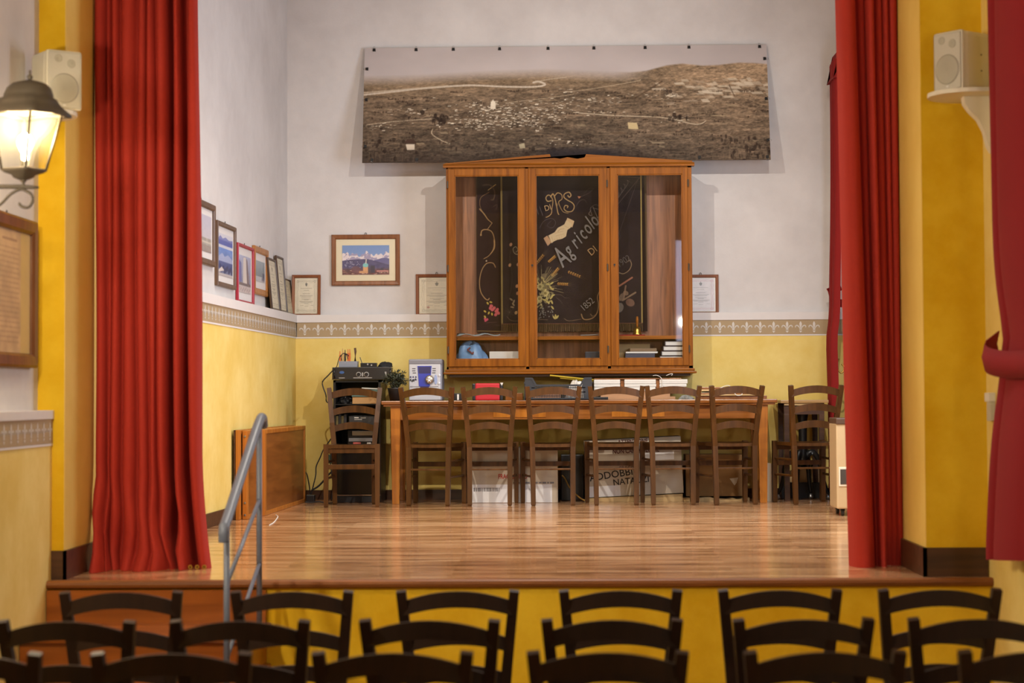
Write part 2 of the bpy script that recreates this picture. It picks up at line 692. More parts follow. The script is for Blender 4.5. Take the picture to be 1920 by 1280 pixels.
class Canvas:
    def __init__(self, wd, h, bg):
        self.w, self.h = wd, h
        self.a = np.zeros((h, wd, 3)) + np.array(bg, float)
        self.yy, self.xx = np.mgrid[0:h, 0:wd].astype(float)

    def blend(self, mask, col, sl=None):
        col = np.array(col, float)
        if sl is None:
            self.a += mask[..., None] * (col - self.a)
        else:
            self.a[sl] += mask[..., None] * (col - self.a[sl])

    def _sl(self, x0, x1, y0, y1):
        return (slice(max(0, int(y0)), min(self.h, int(y1) + 2)), slice(max(0, int(x0)), min(self.w, int(x1) + 2)))

    def line(self, pts, wd, col, a=1.0, w2=None):
        n = len(pts) - 1
        for i in range(n):
            (x0, y0), (x1, y1) = pts[i], pts[i + 1]
            hw = (wd if w2 is None else wd + (w2 - wd) * i / max(1, n - 1)) / 2
            sl = self._sl(min(x0, x1) - hw - 1, max(x0, x1) + hw + 1, min(y0, y1) - hw - 1, max(y0, y1) + hw + 1)
            X, Y = self.xx[sl], self.yy[sl]
            if X.size == 0:
                continue
            dx, dy = x1 - x0, y1 - y0
            L = dx * dx + dy * dy + 1e-9
            t = np.clip(((X - x0) * dx + (Y - y0) * dy) / L, 0, 1)
            d = np.hypot(X - x0 - t * dx, Y - y0 - t * dy)
            self.blend(np.clip(hw + 0.5 - d, 0, 1) * a, col, sl)

    def curve(self, pts, wd, col, a=1.0, w2=None, k=7):
        q = catmull([(p[0], p[1], 0) for p in pts], k)
        self.line([(p.x, p.y) for p in q], wd, col, a, w2)

    def ell(self, cx, cy, rx, ry, col, rot=0.0, a=1.0):
        r = max(rx, ry)
        sl = self._sl(cx - r - 1, cx + r + 1, cy - r - 1, cy + r + 1)
        X, Y = self.xx[sl] - cx, self.yy[sl] - cy
        if X.size == 0:
            return
        c, s = math.cos(rot), math.sin(rot)
        u, v = X * c + Y * s, -X * s + Y * c
        d = np.hypot(u / rx, v / ry)
        self.blend(np.clip((1 - d) * min(rx, ry) + 0.5, 0, 1) * a, col, sl)

    def rect(self, x0, y0, x1, y1, col, a=1.0):
        sl = self._sl(x0 - 1, x1, y0 - 1, y1)
        X, Y = self.xx[sl], self.yy[sl]
        if X.size == 0:
            return
        m = np.clip(np.minimum(np.minimum(X - x0 + .5, x1 - X + .5), np.minimum(Y - y0 + .5, y1 - Y + .5)), 0, 1)
        self.blend(m * a, col, sl)

    def poly(self, pts, col, a=1.0):
        xs, ys = [p[0] for p in pts], [p[1] for p in pts]
        sl = self._sl(min(xs) - 1, max(xs) + 1, min(ys) - 1, max(ys) + 1)
        acc = 0
        for ox, oy in ((-.25, -.25), (.25, -.25), (-.25, .25), (.25, .25)):
            X, Y = self.xx[sl] + ox, self.yy[sl] + oy
            ins = np.zeros(X.shape, bool)
            n = len(pts)
            for i in range(n):
                xa, ya = pts[i]
                xb, yb = pts[(i + 1) % n]
                if ya == yb:
                    continue
                c = ((ya > Y) != (yb > Y)) & (X < (xb - xa) * (Y - ya) / (yb - ya) + xa)
                ins ^= c
            acc = acc + ins
        self.blend(acc / 4.0 * a, col, sl)


def painting(name, cv, W, H, mat, parent=None, loc=(0, 0, 0), shape=None):
    """a picture surface W x H standing upright, facing -Y, its origin at the lower left corner"""
    h, wd = cv.h, cv.w
    X, Z = np.meshgrid(np.linspace(0, W, wd), np.linspace(H, 0, h))
    Y = np.zeros_like(X) if shape is None else shape(X, Z)
    co = np.stack([X, Y, Z], -1).reshape(-1, 3)
    i = np.arange(h * wd).reshape(h, wd)
    q = np.stack([i[1:, :-1], i[1:, 1:], i[:-1, 1:], i[:-1, :-1]], -1).reshape(-1, 4)
    me = bpy.data.meshes.new(name)
    me.vertices.add(len(co))
    me.vertices.foreach_set('co', co.ravel())
    me.loops.add(q.size)
    me.loops.foreach_set('vertex_index', q.ravel().astype(np.int32))
    me.polygons.add(len(q))
    me.polygons.foreach_set('loop_start', np.arange(0, q.size, 4, dtype=np.int32))
    me.polygons.foreach_set('loop_total', np.full(len(q), 4, dtype=np.int32))
    me.update(calc_edges=True)
    c = np.clip(cv.a, 0, 255) / 255.0
    c = np.where(c <= 0.04045, c / 12.92, ((c + 0.055) / 1.055) ** 2.4).reshape(-1, 3)
    at = me.color_attributes.new('paint', 'FLOAT_COLOR', 'POINT')
    at.data.foreach_set('color', np.concatenate([c, np.ones((len(c), 1))], 1).ravel().astype(np.float32))
    me.materials.append(mat)
    for p in me.polygons:
        p.use_smooth = True
    o = bpy.data.objects.new(name, me)
    COL.objects.link(o)
    if parent is not None:
        o.parent = parent
    o.location = loc
    return o

# ------------------------------------------------------------------ the setting
ZS = STAGE
p = P(700, 604, YB)
Z_BT = p.z                                   # top of the stencilled band
Z_BB = P(700, 631, YB).z                     # bottom of the band
Z_LT = Z_BT + 0.062                          # top of the ledge
Y0S, Y1S = 8.90, YB                          # stage front edge, back wall
YP0, YP1 = 9.00, 9.85                        # proscenium wall
XJL, XJR = P(119, 1080, YP0).x, P(1738, 1080, YP0).x   # jambs
XLW = P(97.5, 900, YP0).x                    # lower face of the hall's left wall
XHL, XHR = P(71, 650, YP0).x, P(1848, 1080, YP0).x + .015     # hall side walls
XSR = 2.30                                   # stage right wall
ZC = 5.7                                     # stage ceiling
ZH = 4.7                                     # hall ceiling

b = BM(); box2(b, (-2.7, -3.3, -0.1), (2.4, 8.98, 0.0)); struct(obj('floor', b, M_TILE))
b = BM(); box2(b, (-2.75, YP0 - 0.02, ZS - 0.12), (2.75, 16.3, ZS)); box2(b, (XLW, Y0S + 0.05, ZS - 0.12), (XHR, YP0 - 0.02, ZS)); struct(obj('floor_stage', b, M_STAGE))
# rounded nosing along the stage edge
b = BM()
prof = [(0.0, 0.0), (-0.035, 0.0), (-0.047, -0.006), (-0.052, -0.018), (-0.047, -0.030), (-0.035, -0.036), (0.0, -0.036)]
prism(b, [(Y0S + 0.05 + a, ZS + 0.001 + c) for a, c in prof], XLW, XHR, plane='YZ')
struct(obj('trim_1', b, M_NOSE))
b = BM(); box2(b, (XHL, Y0S + 0.03, 0), (XHR, Y0S + 0.12, ZS - 0.036)); struct(obj('wall_stage_front', b, M_GOLD))

# back wall: lower face forward, upper face set back above the ledge
b = BM()
box2(b, (-2.75, YB, ZS - 0.1), (2.75, YB + 0.4, Z_BB))
struct(obj('wall_back', b, M_PALE))
b = BM(); box2(b, (-2.75, YB + LEDGE, Z_BB), (2.75, YB + 0.4, ZC)); struct(obj('wall_back_upper', b, M_WHITE))


def wall_left_prism(b, off0, off1, z0, z1, y0=9.8, y1=YB + 0.4):
    prism(b, [(xleft(y0, off0), y0), (xleft(y1, off0), y1), (xleft(y1, off1), y1), (xleft(y0, off1), y0)], z0, z1, plane='XY')


b = BM(); wall_left_prism(b, 0, -0.4, ZS - 0.1, Z_BB); struct(obj('wall_left', b, M_PALE))
b = BM(); wall_left_prism(b, -LEDGE, -0.4, Z_BB, ZC); struct(obj('wall_left_upper', b, M_WHITE))
b = BM()
# right stage wall with its window opening (y 11.2 .. 12.8, z 2.1 .. 3.9)
for a, c in (((XSR, 9.8, ZS - .1), (XSR + .3, 11.2, ZC)), ((XSR, 12.8, ZS - .1), (XSR + .3, YB + .4, ZC)),
             ((XSR, 11.2, ZS - .1), (XSR + .3, 12.8, 2.1)), ((XSR, 11.2, 3.9), (XSR + .3, 12.8, ZC))):
    box2(b, a, c)
struct(obj('wall_right', b, M_WHITE))
win = BM()
for a, c in (((XSR + .1, 11.2, 2.1), (XSR + .16, 11.27, 3.9)), ((XSR + .1, 12.73, 2.1), (XSR + .16, 12.8, 3.9)), ((XSR + .1, 11.97, 2.1), (XSR + .16, 12.03, 3.9)),
             ((XSR + .1, 11.2, 2.1), (XSR + .16, 12.8, 2.17)), ((XSR + .1, 11.2, 3.83), (XSR + .16, 12.8, 3.9))):
    box2(win, a, c)
wn = struct(obj('window_1', win, M_PAPER))
pn = BM(); box2(pn, (XSR + .125, 11.27, 2.17), (XSR + .13, 12.73, 3.83)); obj('pane', pn, M_GLASS, wn)
b = BM(); box2(b, (-2.75, 9.4, ZC), (2.75, 16.4, ZC + .1)); struct(obj('ceiling_stage', b, M_CEIL))


# stencilled lily band
def lily(b, ox, oz, s, place, mi=1):
    """a lily motif of height s about (ox, oz); place(u, v) -> point"""
    def fan(poly):
        vs = [b.verts.new(place(ox + u * s, oz + v * s)) for u, v in poly]
        f = b.faces.new(vs)
        f.material_index = mi
        return f
    fs = [fan([(0, .46), (.07, .36), (.105, .24), (.085, .10), (.035, -.04), (.03, -.22), (-.03, -.22), (-.035, -.04), (-.085, .10), (-.105, .24), (-.07, .36)])]
    for sg in (1, -1):
        c = [(.05, -.20), (.09, -.06), (.17, .06), (.27, .13), (.37, .11), (.42, .03), (.40, -.05)]
        wd = [.02, .03, .045, .05, .05, .04, .02]
        for i in range(len(c) - 1):
            (x0, y0), (x1, y1) = c[i], c[i + 1]
            dx, dy = x1 - x0, y1 - y0
            L = math.hypot(dx, dy)
            nx, ny = -dy / L, dx / L
            q = [(x0 + nx * wd[i], y0 + ny * wd[i]), (x1 + nx * wd[i + 1], y1 + ny * wd[i + 1]), (x1 - nx * wd[i + 1], y1 - ny * wd[i + 1]), (x0 - nx * wd[i], y0 - ny * wd[i])]
            fan([(sg * a, v) for a, v in q])
    fan([(-.10, -.25), (.10, -.25), (.10, -.19), (-.10, -.19)])
    fan([(-.13, -.31), (.13, -.31), (0.0, -.46)])
    bmesh.ops.triangulate(b, faces=fs)


BH = Z_BT - Z_BB
PER = 0.107


def band(name, length, place, solid):
    """ledge, painted band and lower white line; place(u, z, out) -> point; solid(b, z0, z1, out) adds a bar"""
    b = BM()
    solid(b, Z_BB, Z_BT, 0.004, 0)
    n = int(length / PER)
    for i in range(n):
        lily(b, (i + 0.5) * PER, (Z_BB + Z_BT) / 2, BH * 0.86, lambda u, v: place(u, v, 0.0055))
    struct(obj(name, b, [M_TAUPE, M_PALEPAINT]))


def solid_back(b, z0, z1, out, mi):
    box2(b, (-2.02 - .05, YB - out, z0), (XSR, YB + 0.1, z1), mi=mi)


band('trim_2', 4.25, lambda u, v, o: Vector((-2.06 + u, YB - o, v)), solid_back)
b = BM(); box2(b, (-2.20, YB - 0.012, Z_BT), (XSR, YB + 0.1, Z_LT), 0.004); box2(b, (-2.1, YB - 0.004, Z_BB - 0.011), (XSR, YB + .1, Z_BB)); struct(obj('trim_3', b, M_LEDGE))


def left_bar(b, z0, z1, out, mi=0):
    y0, y1 = 9.86, YB
    fs = prism(b, [(xleft(y0, out), y0), (xleft(y1, out), y1), (xleft(y1, -.1), y1), (xleft(y0, -.1), y0)], z0, z1, mi, plane='XY')


band('trim_4', 5.9, lambda u, v, o: Vector((xleft(YB - u, o), YB - u, v)), left_bar)
b = BM(); left_bar(b, Z_BT, Z_LT, 0.012); left_bar(b, Z_BB - .011, Z_BB, 0.004); struct(obj('trim_5', b, M_LEDGE))

# skirting boards
b = BM(); box2(b, (-2.1, YB - 0.014, ZS), (XSR, YB + .02, ZS + 0.075)); struct(obj('baseboard_back', b, M_SKIRT))
b = BM(); left_bar(b, ZS, ZS + 0.09, 0.014); struct(obj('baseboard_left', b, M_SKIRT))

# proscenium wall: piers, jamb faces of a paler paint, header
b = BM()
box2(b, (-2.75, YP0, 0), (XJL, YP1, ZC))
box2(b, (XJR, YP0, 0), (2.75, YP1, ZC))
box2(b, (XJL, YP0, 4.35), (XJR, YP1, ZC))
struct(obj('wall_proscenium', b, M_GOLD))
b = BM()
box2(b, (XJL - .01, YP0 + 0.002, ZS), (XJL + 0.003, YP1, 4.35))
box2(b, (XJR - 0.003, YP0 + 0.002, ZS), (XJR + .01, YP1, 4.35))
struct(obj('wall_proscenium_jamb', b, M_JAMB))
b = BM()
box2(b, (XLW - .01, YP0 - 0.014, ZS), (XJL + 0.017, YP0, ZS + .13)); box2(b, (XJL, YP0 - .014, ZS), (XJL + .017, YP1, ZS + .13))
struct(obj('baseboard_proscenium_left', b, M_SKIRT))
b = BM()
box2(b, (XJR - .017, YP0 - 0.014, ZS), (XHR - .005, YP0, ZS + .13)); box2(b, (XJR - .017, YP0 - .014, ZS), (XJR, YP1, ZS + .13))
struct(obj('baseboard_proscenium_right', b, M_SKIRT))

# hall shell
ZHT = 1.50                                   # hall ledge height
b = BM(); box2(b, (XHL - .3, -3.2, 0), (XLW, YP0, ZHT - .15)); struct(obj('wall_hall_left', b, M_PALE))
b = BM(); box2(b, (XHL - .3, -3.2, ZHT - .15), (XHL, YP0, ZH)); struct(obj('wall_hall_left_upper', b, M_WHITE))
b = BM(); box2(b, (XHL - .1, 3.0, ZHT - .04), (XLW + .010, YP0 - .001, ZHT), 0.003); box2(b, (XHL - .1, 3.0, ZHT - .16), (XLW + .004, YP0 - .001, ZHT - .149)); struct(obj('trim_6', b, M_LEDGE))
b = BM(); box2(b, (XHL - .1, 3.0, ZHT - .15), (XLW + .004, YP0 - .001, ZHT - .04))
for i in range(16):
    lily(b, YP0 - (i + .55) * PER, ZHT - .095, .11 * .86, lambda u, v: Vector((XLW + .0055, u, v)))
struct(obj('trim_7', b, [M_TAUPE, M_PALEPAINT]))
b = BM()
for a, c in (((XHR, -3.2, 0), (XHR + .3, 3.4, ZH)), ((XHR, 5.8, 0), (XHR + .3, YP0, ZH)), ((XHR, 3.4, 0), (XHR + .3, 5.8, .9)), ((XHR, 3.4, 3.6), (XHR + .3, 5.8, ZH))):
    box2(b, a, c)
struct(obj('wall_hall_right', b, M_PALE))
b = BM(); box2(b, (-2.75, -3.4, 0), (2.5, -3.2, ZH)); struct(obj('wall_hall_back', b, M_PALE))
b = BM(); box2(b, (-2.75, -3.4, ZH), (2.5, YP0, ZH + .1)); struct(obj('ceiling', b, M_CEIL))

# wooden steps up to the stage, against the left wall
st = thing('stage_steps', 'orange wooden steps rising to the stage beside the grey handrail', 'steps', (-1.80, 8.4, 0))
XS0, XS1 = XLW + .005, -1.30
zt = 0.548
yf = [7.56, 7.99, 8.42]
for k, (z1, y0) in enumerate(zip((0.185, 0.367, zt), yf)):
    y1 = Y0S + .028
    b = BM(); box2(b, (XS0 + 1.80, y0 + .025 - 8.4, 0 if k == 0 else (0.155, 0.337)[k - 1] + .03), (XS1 + 1.80, y1 - 8.4, z1 - .03)); obj('riser', b, M_STEP, st)
    b = BM(); box2(b, (XS0 + 1.80, y0 - 8.4, z1 - .03), (XS1 + 1.82, y1 - 8.4, z1), .006); obj('tread', b, M_STEP, st)
b = BM(); box2(b, (XS0 + 1.80, Y0S - .01 - 8.4, zt), (XS1 + 1.80, Y0S + .028 - 8.4, ZS - .04)); obj('riser', b, M_STEP, st)

# ------------------------------------------------------------------ rustic ladder-back chairs
def make_chair(mat, label, group, loc, rotz):
    t = thing('dining_chair', label, 'chair', loc, rotz, group)

    def rail(zc, h, rise, yb, halfw, sag):
        b = BM()
        n = 13
        pts, up = [], []
        ring = []
        for i in range(n):
            s = -1 + 2 * i / (n - 1)
            x = s * halfw
            zt_ = zc + h / 2 + rise * (1 - s * s) - rise * 0.5
            zb_ = zc - h / 2 + rise * (1 - s * s) * 0.85 - rise * 0.5
            y = yb - sag * (1 - s * s)
            ring.append([b.verts.new((x, y - .008, zb_)), b.verts.new((x, y + .008, zb_)), b.verts.new((x, y + .008, zt_)), b.verts.new((x, y - .008, zt_))])
        for i in range(n - 1):
            for j in range(4):
                b.faces.new((ring[i][j], ring[i][(j + 1) % 4], ring[i + 1][(j + 1) % 4], ring[i + 1][j]))
        b.faces.new(ring[0][::-1]); b.faces.new(ring[-1])
        return b

    # seat: a slightly dished trapezoid board
    b = BM()
    nx, ny = 9, 6
    top, bot = [], []
    for j in range(ny):
        v = j / (ny - 1)
        hw = 0.165 + 0.028 * v
        y = -0.185 + 0.395 * v
        rt, rb = [], []
        for i in range(nx):
            u = -1 + 2 * i / (nx - 1)
            dip = -0.010 * (1 - u * u) * math.sin(math.pi * min(1, .15 + v * .85))
            rt.append(b.verts.new((u * hw, y, 0.462 + dip)))
            rb.append(b.verts.new((u * hw, y, 0.437 + dip * .6)))
        top.append(rt); bot.append(rb)
    for j in range(ny - 1):
        for i in range(nx - 1):
            b.faces.new((top[j][i], top[j][i + 1], top[j + 1][i + 1], top[j + 1][i]))
            b.faces.new((bot[j][i + 1], bot[j][i], bot[j + 1][i], bot[j + 1][i + 1]))
    for i in range(nx - 1):
        b.faces.new((bot[0][i], bot[0][i + 1], top[0][i + 1], top[0][i]))
        b.faces.new((bot[-1][i + 1], bot[-1][i], top[-1][i], top[-1][i + 1]))
    for j in range(ny - 1):
        b.faces.new((bot[j + 1][0], bot[j][0], top[j][0], top[j + 1][0]))
        b.faces.new((bot[j][-1], bot[j + 1][-1], top[j + 1][-1], top[j][-1]))
    obj('seat', b, mat, t)
    for s in (-1, 1):
        # rear leg running up into the back post, raked and splayed
        b = BM()
        pts = [(s * .148, -.205, 0.0), (s * .1485, -.205, .012), (s * .150, -.19, .24), (s * .152, -.182, .44), (s * .168, -.205, .62), (s * .195, -.262, .885)]
        sweep(b, pts, rect(.034, .030), up=(0, 1, 0), scales=[.72, 1, 1.08, 1.12, 1.08, 1.0])
        obj('leg', b, mat, t)
    for s in (-1, 1):
        b = BM()
        sweep(b, [(s * .190, .205, 0), (s * .190, .205, .012), (s * .190, .20, .25), (s * .190, .192, .468)], rect(.034, .034), up=(0, 1, 0), scales=[.74, .95, 1.05, 1.1])
        obj('leg', b, mat, t)
    for zc, h, rise, f in ((.842, .050, .036, .93), (.712, .048, .032, .5), (.588, .048, .030, .14)):
        yb = -.195 - .067 * f * 1.0 + .005
        hw = .158 + .038 * f - .004
        obj('back_rail', rail(zc, h, rise, yb, hw, .022), mat, t)
    # stretchers
    b = BM(); box(b, (0, .197, .300), (.366, .016, .036), .002); obj('stretcher', b, mat, t)
    b = BM(); box(b, (0, .192, .418), (.372, .018, .034), .002); obj('seat_rail', b, mat, t)
    b = BM(); box(b, (0, -.193, .272), (.286, .022, .014), .002); obj('stretcher', b, mat, t)
    for s in (-1, 1):
        for z in (.335, .215):
            b = BM(); tube(b, [(s * .150, -.19, z), (s * .190, .198, z)], .009, 8); obj('stretcher', b, mat, t)
    return t


GS = 'brown wooden chairs on the stage'
GH = 'dark chairs of the hall audience'
# on the stage: (left px, right px) of the back top, row depth, turn in degrees, label
stage_row = [
    (748, 850, -9, 'brown wooden chair pushed under the table in front of the silver and blue stereo'),
    (866, 968, 0, 'brown wooden chair pushed under the table in front of the red case'),
    (985, 1090, 6, 'brown wooden chair pushed under the table in front of the black plastic crate'),
    (1105, 1206, 3, 'brown wooden chair pushed in before the left half of the stacked white packs'),
    (1212, 1313, 3, 'brown wooden chair pushed in before the right half of the stacked white packs'),
    (1333, 1431, 11, 'brown wooden chair pushed in before the pile of flat wooden boards at the table end'),
    (1481, 1580, 10, 'brown wooden chair standing apart beside the right red curtain, in front of the black pedestal'),
]
c0 = None
YC = 14.80
for l, r_, a, lab in stage_row:
    top = P((l + r_) / 2, 728, YC)
    # the back top sits .262 behind the chair's centre
    cx = top.x - math.sin(R(a)) * .262
    cy = YC + .262 * math.cos(R(a))
    if c0 is None:
        c0 = make_chair(M_CHAIR, lab, GS, (cx, cy, ZS), R(a))
    else:
        dup(c0, (cx, cy, ZS), R(a), lab)
# the chair before the rack faces the hall
q = PZ(657, 951, ZS)
dup(c0, (q.x, q.y + .20, ZS), R(183), 'brown wooden chair facing the hall in front of the black equipment rack')

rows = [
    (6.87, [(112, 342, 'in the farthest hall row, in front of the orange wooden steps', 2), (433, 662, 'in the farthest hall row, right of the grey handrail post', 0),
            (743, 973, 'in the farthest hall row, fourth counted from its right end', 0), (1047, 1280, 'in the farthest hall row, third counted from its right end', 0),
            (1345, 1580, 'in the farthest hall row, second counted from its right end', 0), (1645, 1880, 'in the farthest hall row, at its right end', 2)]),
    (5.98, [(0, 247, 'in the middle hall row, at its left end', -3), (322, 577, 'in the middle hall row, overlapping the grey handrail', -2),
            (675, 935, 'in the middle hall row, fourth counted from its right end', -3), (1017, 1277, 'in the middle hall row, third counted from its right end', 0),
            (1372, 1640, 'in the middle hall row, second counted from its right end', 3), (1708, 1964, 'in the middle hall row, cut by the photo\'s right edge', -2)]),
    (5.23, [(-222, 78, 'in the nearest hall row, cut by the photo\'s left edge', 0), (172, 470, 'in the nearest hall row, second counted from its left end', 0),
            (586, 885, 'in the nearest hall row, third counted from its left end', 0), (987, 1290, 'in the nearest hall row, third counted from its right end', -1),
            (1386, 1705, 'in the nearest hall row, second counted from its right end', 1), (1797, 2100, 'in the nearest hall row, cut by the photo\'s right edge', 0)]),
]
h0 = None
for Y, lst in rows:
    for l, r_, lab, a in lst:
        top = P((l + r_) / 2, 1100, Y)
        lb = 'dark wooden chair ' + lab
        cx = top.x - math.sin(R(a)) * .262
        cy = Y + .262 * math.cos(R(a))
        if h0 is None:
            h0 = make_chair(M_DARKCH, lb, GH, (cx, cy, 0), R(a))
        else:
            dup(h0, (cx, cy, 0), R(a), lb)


# ------------------------------------------------------------------ curtains
def curtain_mesh(bounds_top, bounds_bot, depth,  ztop, zbot, y0, nz=30, seed=1, sway=0.006, flow=None, bulge=None, fade=None):
    """bounds: fold edges along the width; depth: bulge of each fold towards -Y; flow(x,y,z,u)->(x,y,z)"""
    b = BM()
    rs = np.random.RandomState(seed)
    m = 9
    us, prof = [], []
    for i, d in enumerate(depth):
        for j in range(m):
            t = j / m
            s = 2 * t - 1
            us.append(i + t)
            if d > 0:
                prof.append(d * (1 - abs(s) ** 2.4) ** 0.75)
            else:
                prof.append(d * (1 - abs(s) ** 4))
    us.append(len(depth)); prof.append(0.0)
    ph = rs.rand(len(depth) + 1) * 6.28
    rowsv = []
    for k in range(nz + 1):
        v = k / nz
        z = ztop + (zbot - ztop) * v
        row = []
        for u, d in zip(us, prof):
            i = min(int(u), len(depth) - 1)
            f = u - i
            xt = bounds_top[i] * (1 - f) + bounds_top[i + 1] * f
            xb = bounds_bot[i] * (1 - f) + bounds_bot[i + 1] * f
            vv = v if bulge is None else bulge(v)
            x = xt * (1 - vv) + xb * vv
            wob = math.sin(z * 2.3 + ph[i] * (1 - f) + ph[i + 1] * f) * sway
            fd = 1.0 if fade is None else 1 - fade[i] * v
            y = y0 - d * (0.8 + 0.4 * v) * fd + wob
            pnt = (x + wob * .6, y, z)
            if flow:
                pnt = flow(*pnt, u / len(depth), v)
            row.append(b.verts.new(pnt))
        rowsv.append(row)
    for k in range(nz):
        for i in range(len(us) - 1):
            b.faces.new((rowsv[k][i], rowsv[k][i + 1], rowsv[k + 1][i + 1], rowsv[k + 1][i]))
    return b


def thick(o, t=0.004):
    m = o.modifiers.new('thickness', 'SOLIDIFY')
    m.thickness = t
    m.offset = 0
    m.use_rim = t > .003 and 'drape' not in o.name
    return o


def rail_rod(name, x0, x1, y, z, parent):
    b = BM(); tube(b, [(x0, y, z), (x1, y, z)], .014, 10); return obj(name, b, M_BLACKMET, parent, True)


# left stage curtain
YCU = 9.58
lt = [180, 203, 213, 229, 258, 275, 289, 313, 323, 336, 347, 369]
lbm = [185, 206, 214, 236, 262, 292, 318, 330, 340, 362, 372, 398]
bt = [P(x, 0, YCU).x for x in lt]
bb = [P(x, 1060, YCU).x for x in lbm]
cl = thing('stage_curtain', 'long red curtain gathered at the left side of the stage, hem crumpled on the floor', 'curtain', (-1.92, YCU, ZS), group='red stage curtains')


def left_flow(x, y, z, u, v):
    h = z - ZS
    if h < 0.55:
        k = (0.55 - h) / 0.55
        q = max(0.0, min(1.0, (.84 - u) / .12))
        y -= q * 0.17 * k * k * (0.45 + math.sin(u * 15 + 1.2) * .55) + q * .035 * math.sin(h * 21 + u * 9) * k
        x += q * 0.018 * math.sin(h * 16 + u * 13) * k
        if u > 0.8:
            x -= 0.0 * k
    return (x + 1.92, y - YCU, h)


b = curtain_mesh(bt, bb, [.07, .045, .085, .08, .06, .065, .08, -.11, .06, -.11, .055], 4.3, ZS + .0005, YCU, 40, 3, .006, left_flow, bulge=lambda v: 0.45 * v + 0.55 * max(0, (v - .84) / .16) ** 1.7 if v > .84 else 0.45 * v)
o = thick(obj('drape', b, M_RED, cl, True))
for i in range(4):
    q = P(347 + i * 13, 1061, YCU - .04)
    b = BM(); lathe(b, [(.004, -.003), (.011, -.003), (.011, .003), (.004, .003), (.004, -.003)], (q.x + 1.92, q.y - YCU - .045, q.z - ZS), 14, 'Y'); obj('eyelet', b, M_BRASS, cl)
rail_rod('curtain_rod', -.24, .35, 0, 4.33 - ZS, cl)

# right stage curtain
rt_ = [1563, 1597, 1617, 1634, 1651, 1663, 1681, 1702]
rb_ = [1592, 1640, 1645, 1661, 1673, 1683, 1693, 1708]
bt = [P(x, 0, YCU).x for x in rt_]
bb = [P(x, 1060, YCU).x for x in rb_]
cr_ = thing('stage_curtain', 'long red curtain hanging straight at the right side of the stage', 'curtain', (1.45, YCU, ZS), group='red stage curtains')
b = curtain_mesh(bt, bb, [.12, .045, .09, .055, .06, .05, -.12], 4.3, ZS + .0005, YCU, 34, 11, .002, lambda x, y, z, u, v: (x - 1.45, y - YCU, z - ZS), bulge=lambda v: v ** 1.15, fade=[0, .3, .1, .92, .95, .9, 0])
thick(obj('drape', b, M_RED, cr_, True))
rail_rod('curtain_rod', -.13, .23, 0, 4.33 - ZS, cr_)


# hall window curtain on the right wall, tied back
XCU = 1.872
hc = thing('window_curtain', 'crimson curtain with a tie-back band hanging at the right edge of the hall', 'curtain', (XCU, 7.9, .85))
ZT = 1.71


def hall_flow(x, y, z, u, v):
    # built along X as running width; turn it so the width runs along Y and folds bulge to -X
    pinch = math.exp(-((z - ZT) / .28) ** 2)
    xx = y
    yy = x
    yy = yy - (yy - 8.62) * 0.0
    if z > ZT:
        xx += -0.006 * (z - ZT)
        yy -= .05 * pinch
    else:
        k = min(1, (ZT - z) / .8)
        xx -= .035 * k
        yy += .02 * k
    return (xx - XCU + .03 * pinch, yy - 7.9, z - .85 + (8.5 - x) * .075 * v)


ys = [8.48, 8.36, 7.74, 7.25, 6.9]
b = curtain_mesh(ys, ys, [.022, .045, .05, .05], 3.7, .85, XCU, 40, 5, .003, hall_flow)
thick(obj('drape', b, M_CRIM, hc, True))
b = BM()
pts = catmull([(.06, .50, .90), (-.008, .60, .92), (-.02, .665, .955), (.02, .69, 1.0), (.03, .62, .93), (-.07, .30, .80), (-.09, 0, .78), (-.07, -.5, .80), (-.02, -1.0, .86)], 5)
sweep(b, pts[:], rect(.008, .11), up=(0, 0, 1))
b.free()
b = BM()
ring = []
for i in range(25):
    s = i / 24
    yy = .675 - s * 1.5
    zz = .862 - .045 * math.sin(min(1, s * 2.2) * math.pi * .5) + (.055 if s == 0 else .045 * math.exp(-s * 22))
    xx = -.075 - .012 * math.sin(s * 9) + .085 * math.exp(-s * 34) + .02
    ring.append([b.verts.new((xx, yy, zz - .055)), b.verts.new((xx - .012, yy, zz)), b.verts.new((xx, yy, zz + .055))])
for i in range(24):
    for j in range(2):
        b.faces.new((ring[i][j], ring[i][j + 1], ring[i + 1][j + 1], ring[i + 1][j]))
thick(obj('tie_back', b, M_CRIM, hc, True), .006)
b = BM(); tube(b, [(.0, .72, 2.87), (.0, -1.05, 2.87)], .014, 10); obj('curtain_rod', b, M_BLACKMET, hc, True)

# dark red curtain by the right wall at the back of the stage
sc_ = thing('stage_window_curtain', 'dark red curtain tied back at the right end of the stage back wall', 'curtain', (2.16, 15.5, ZS))


def back_flow(x, y, z, u, v):
    zz = z - ZS
    g = math.exp(-((zz - 1.50) / .5) ** 2)
    return (y - 2.16 - .012 * g - (0.03 if zz < 1.4 else 0.0) * min(1, max(0, (1.45 - zz) / .2)), x - 15.5, zz)


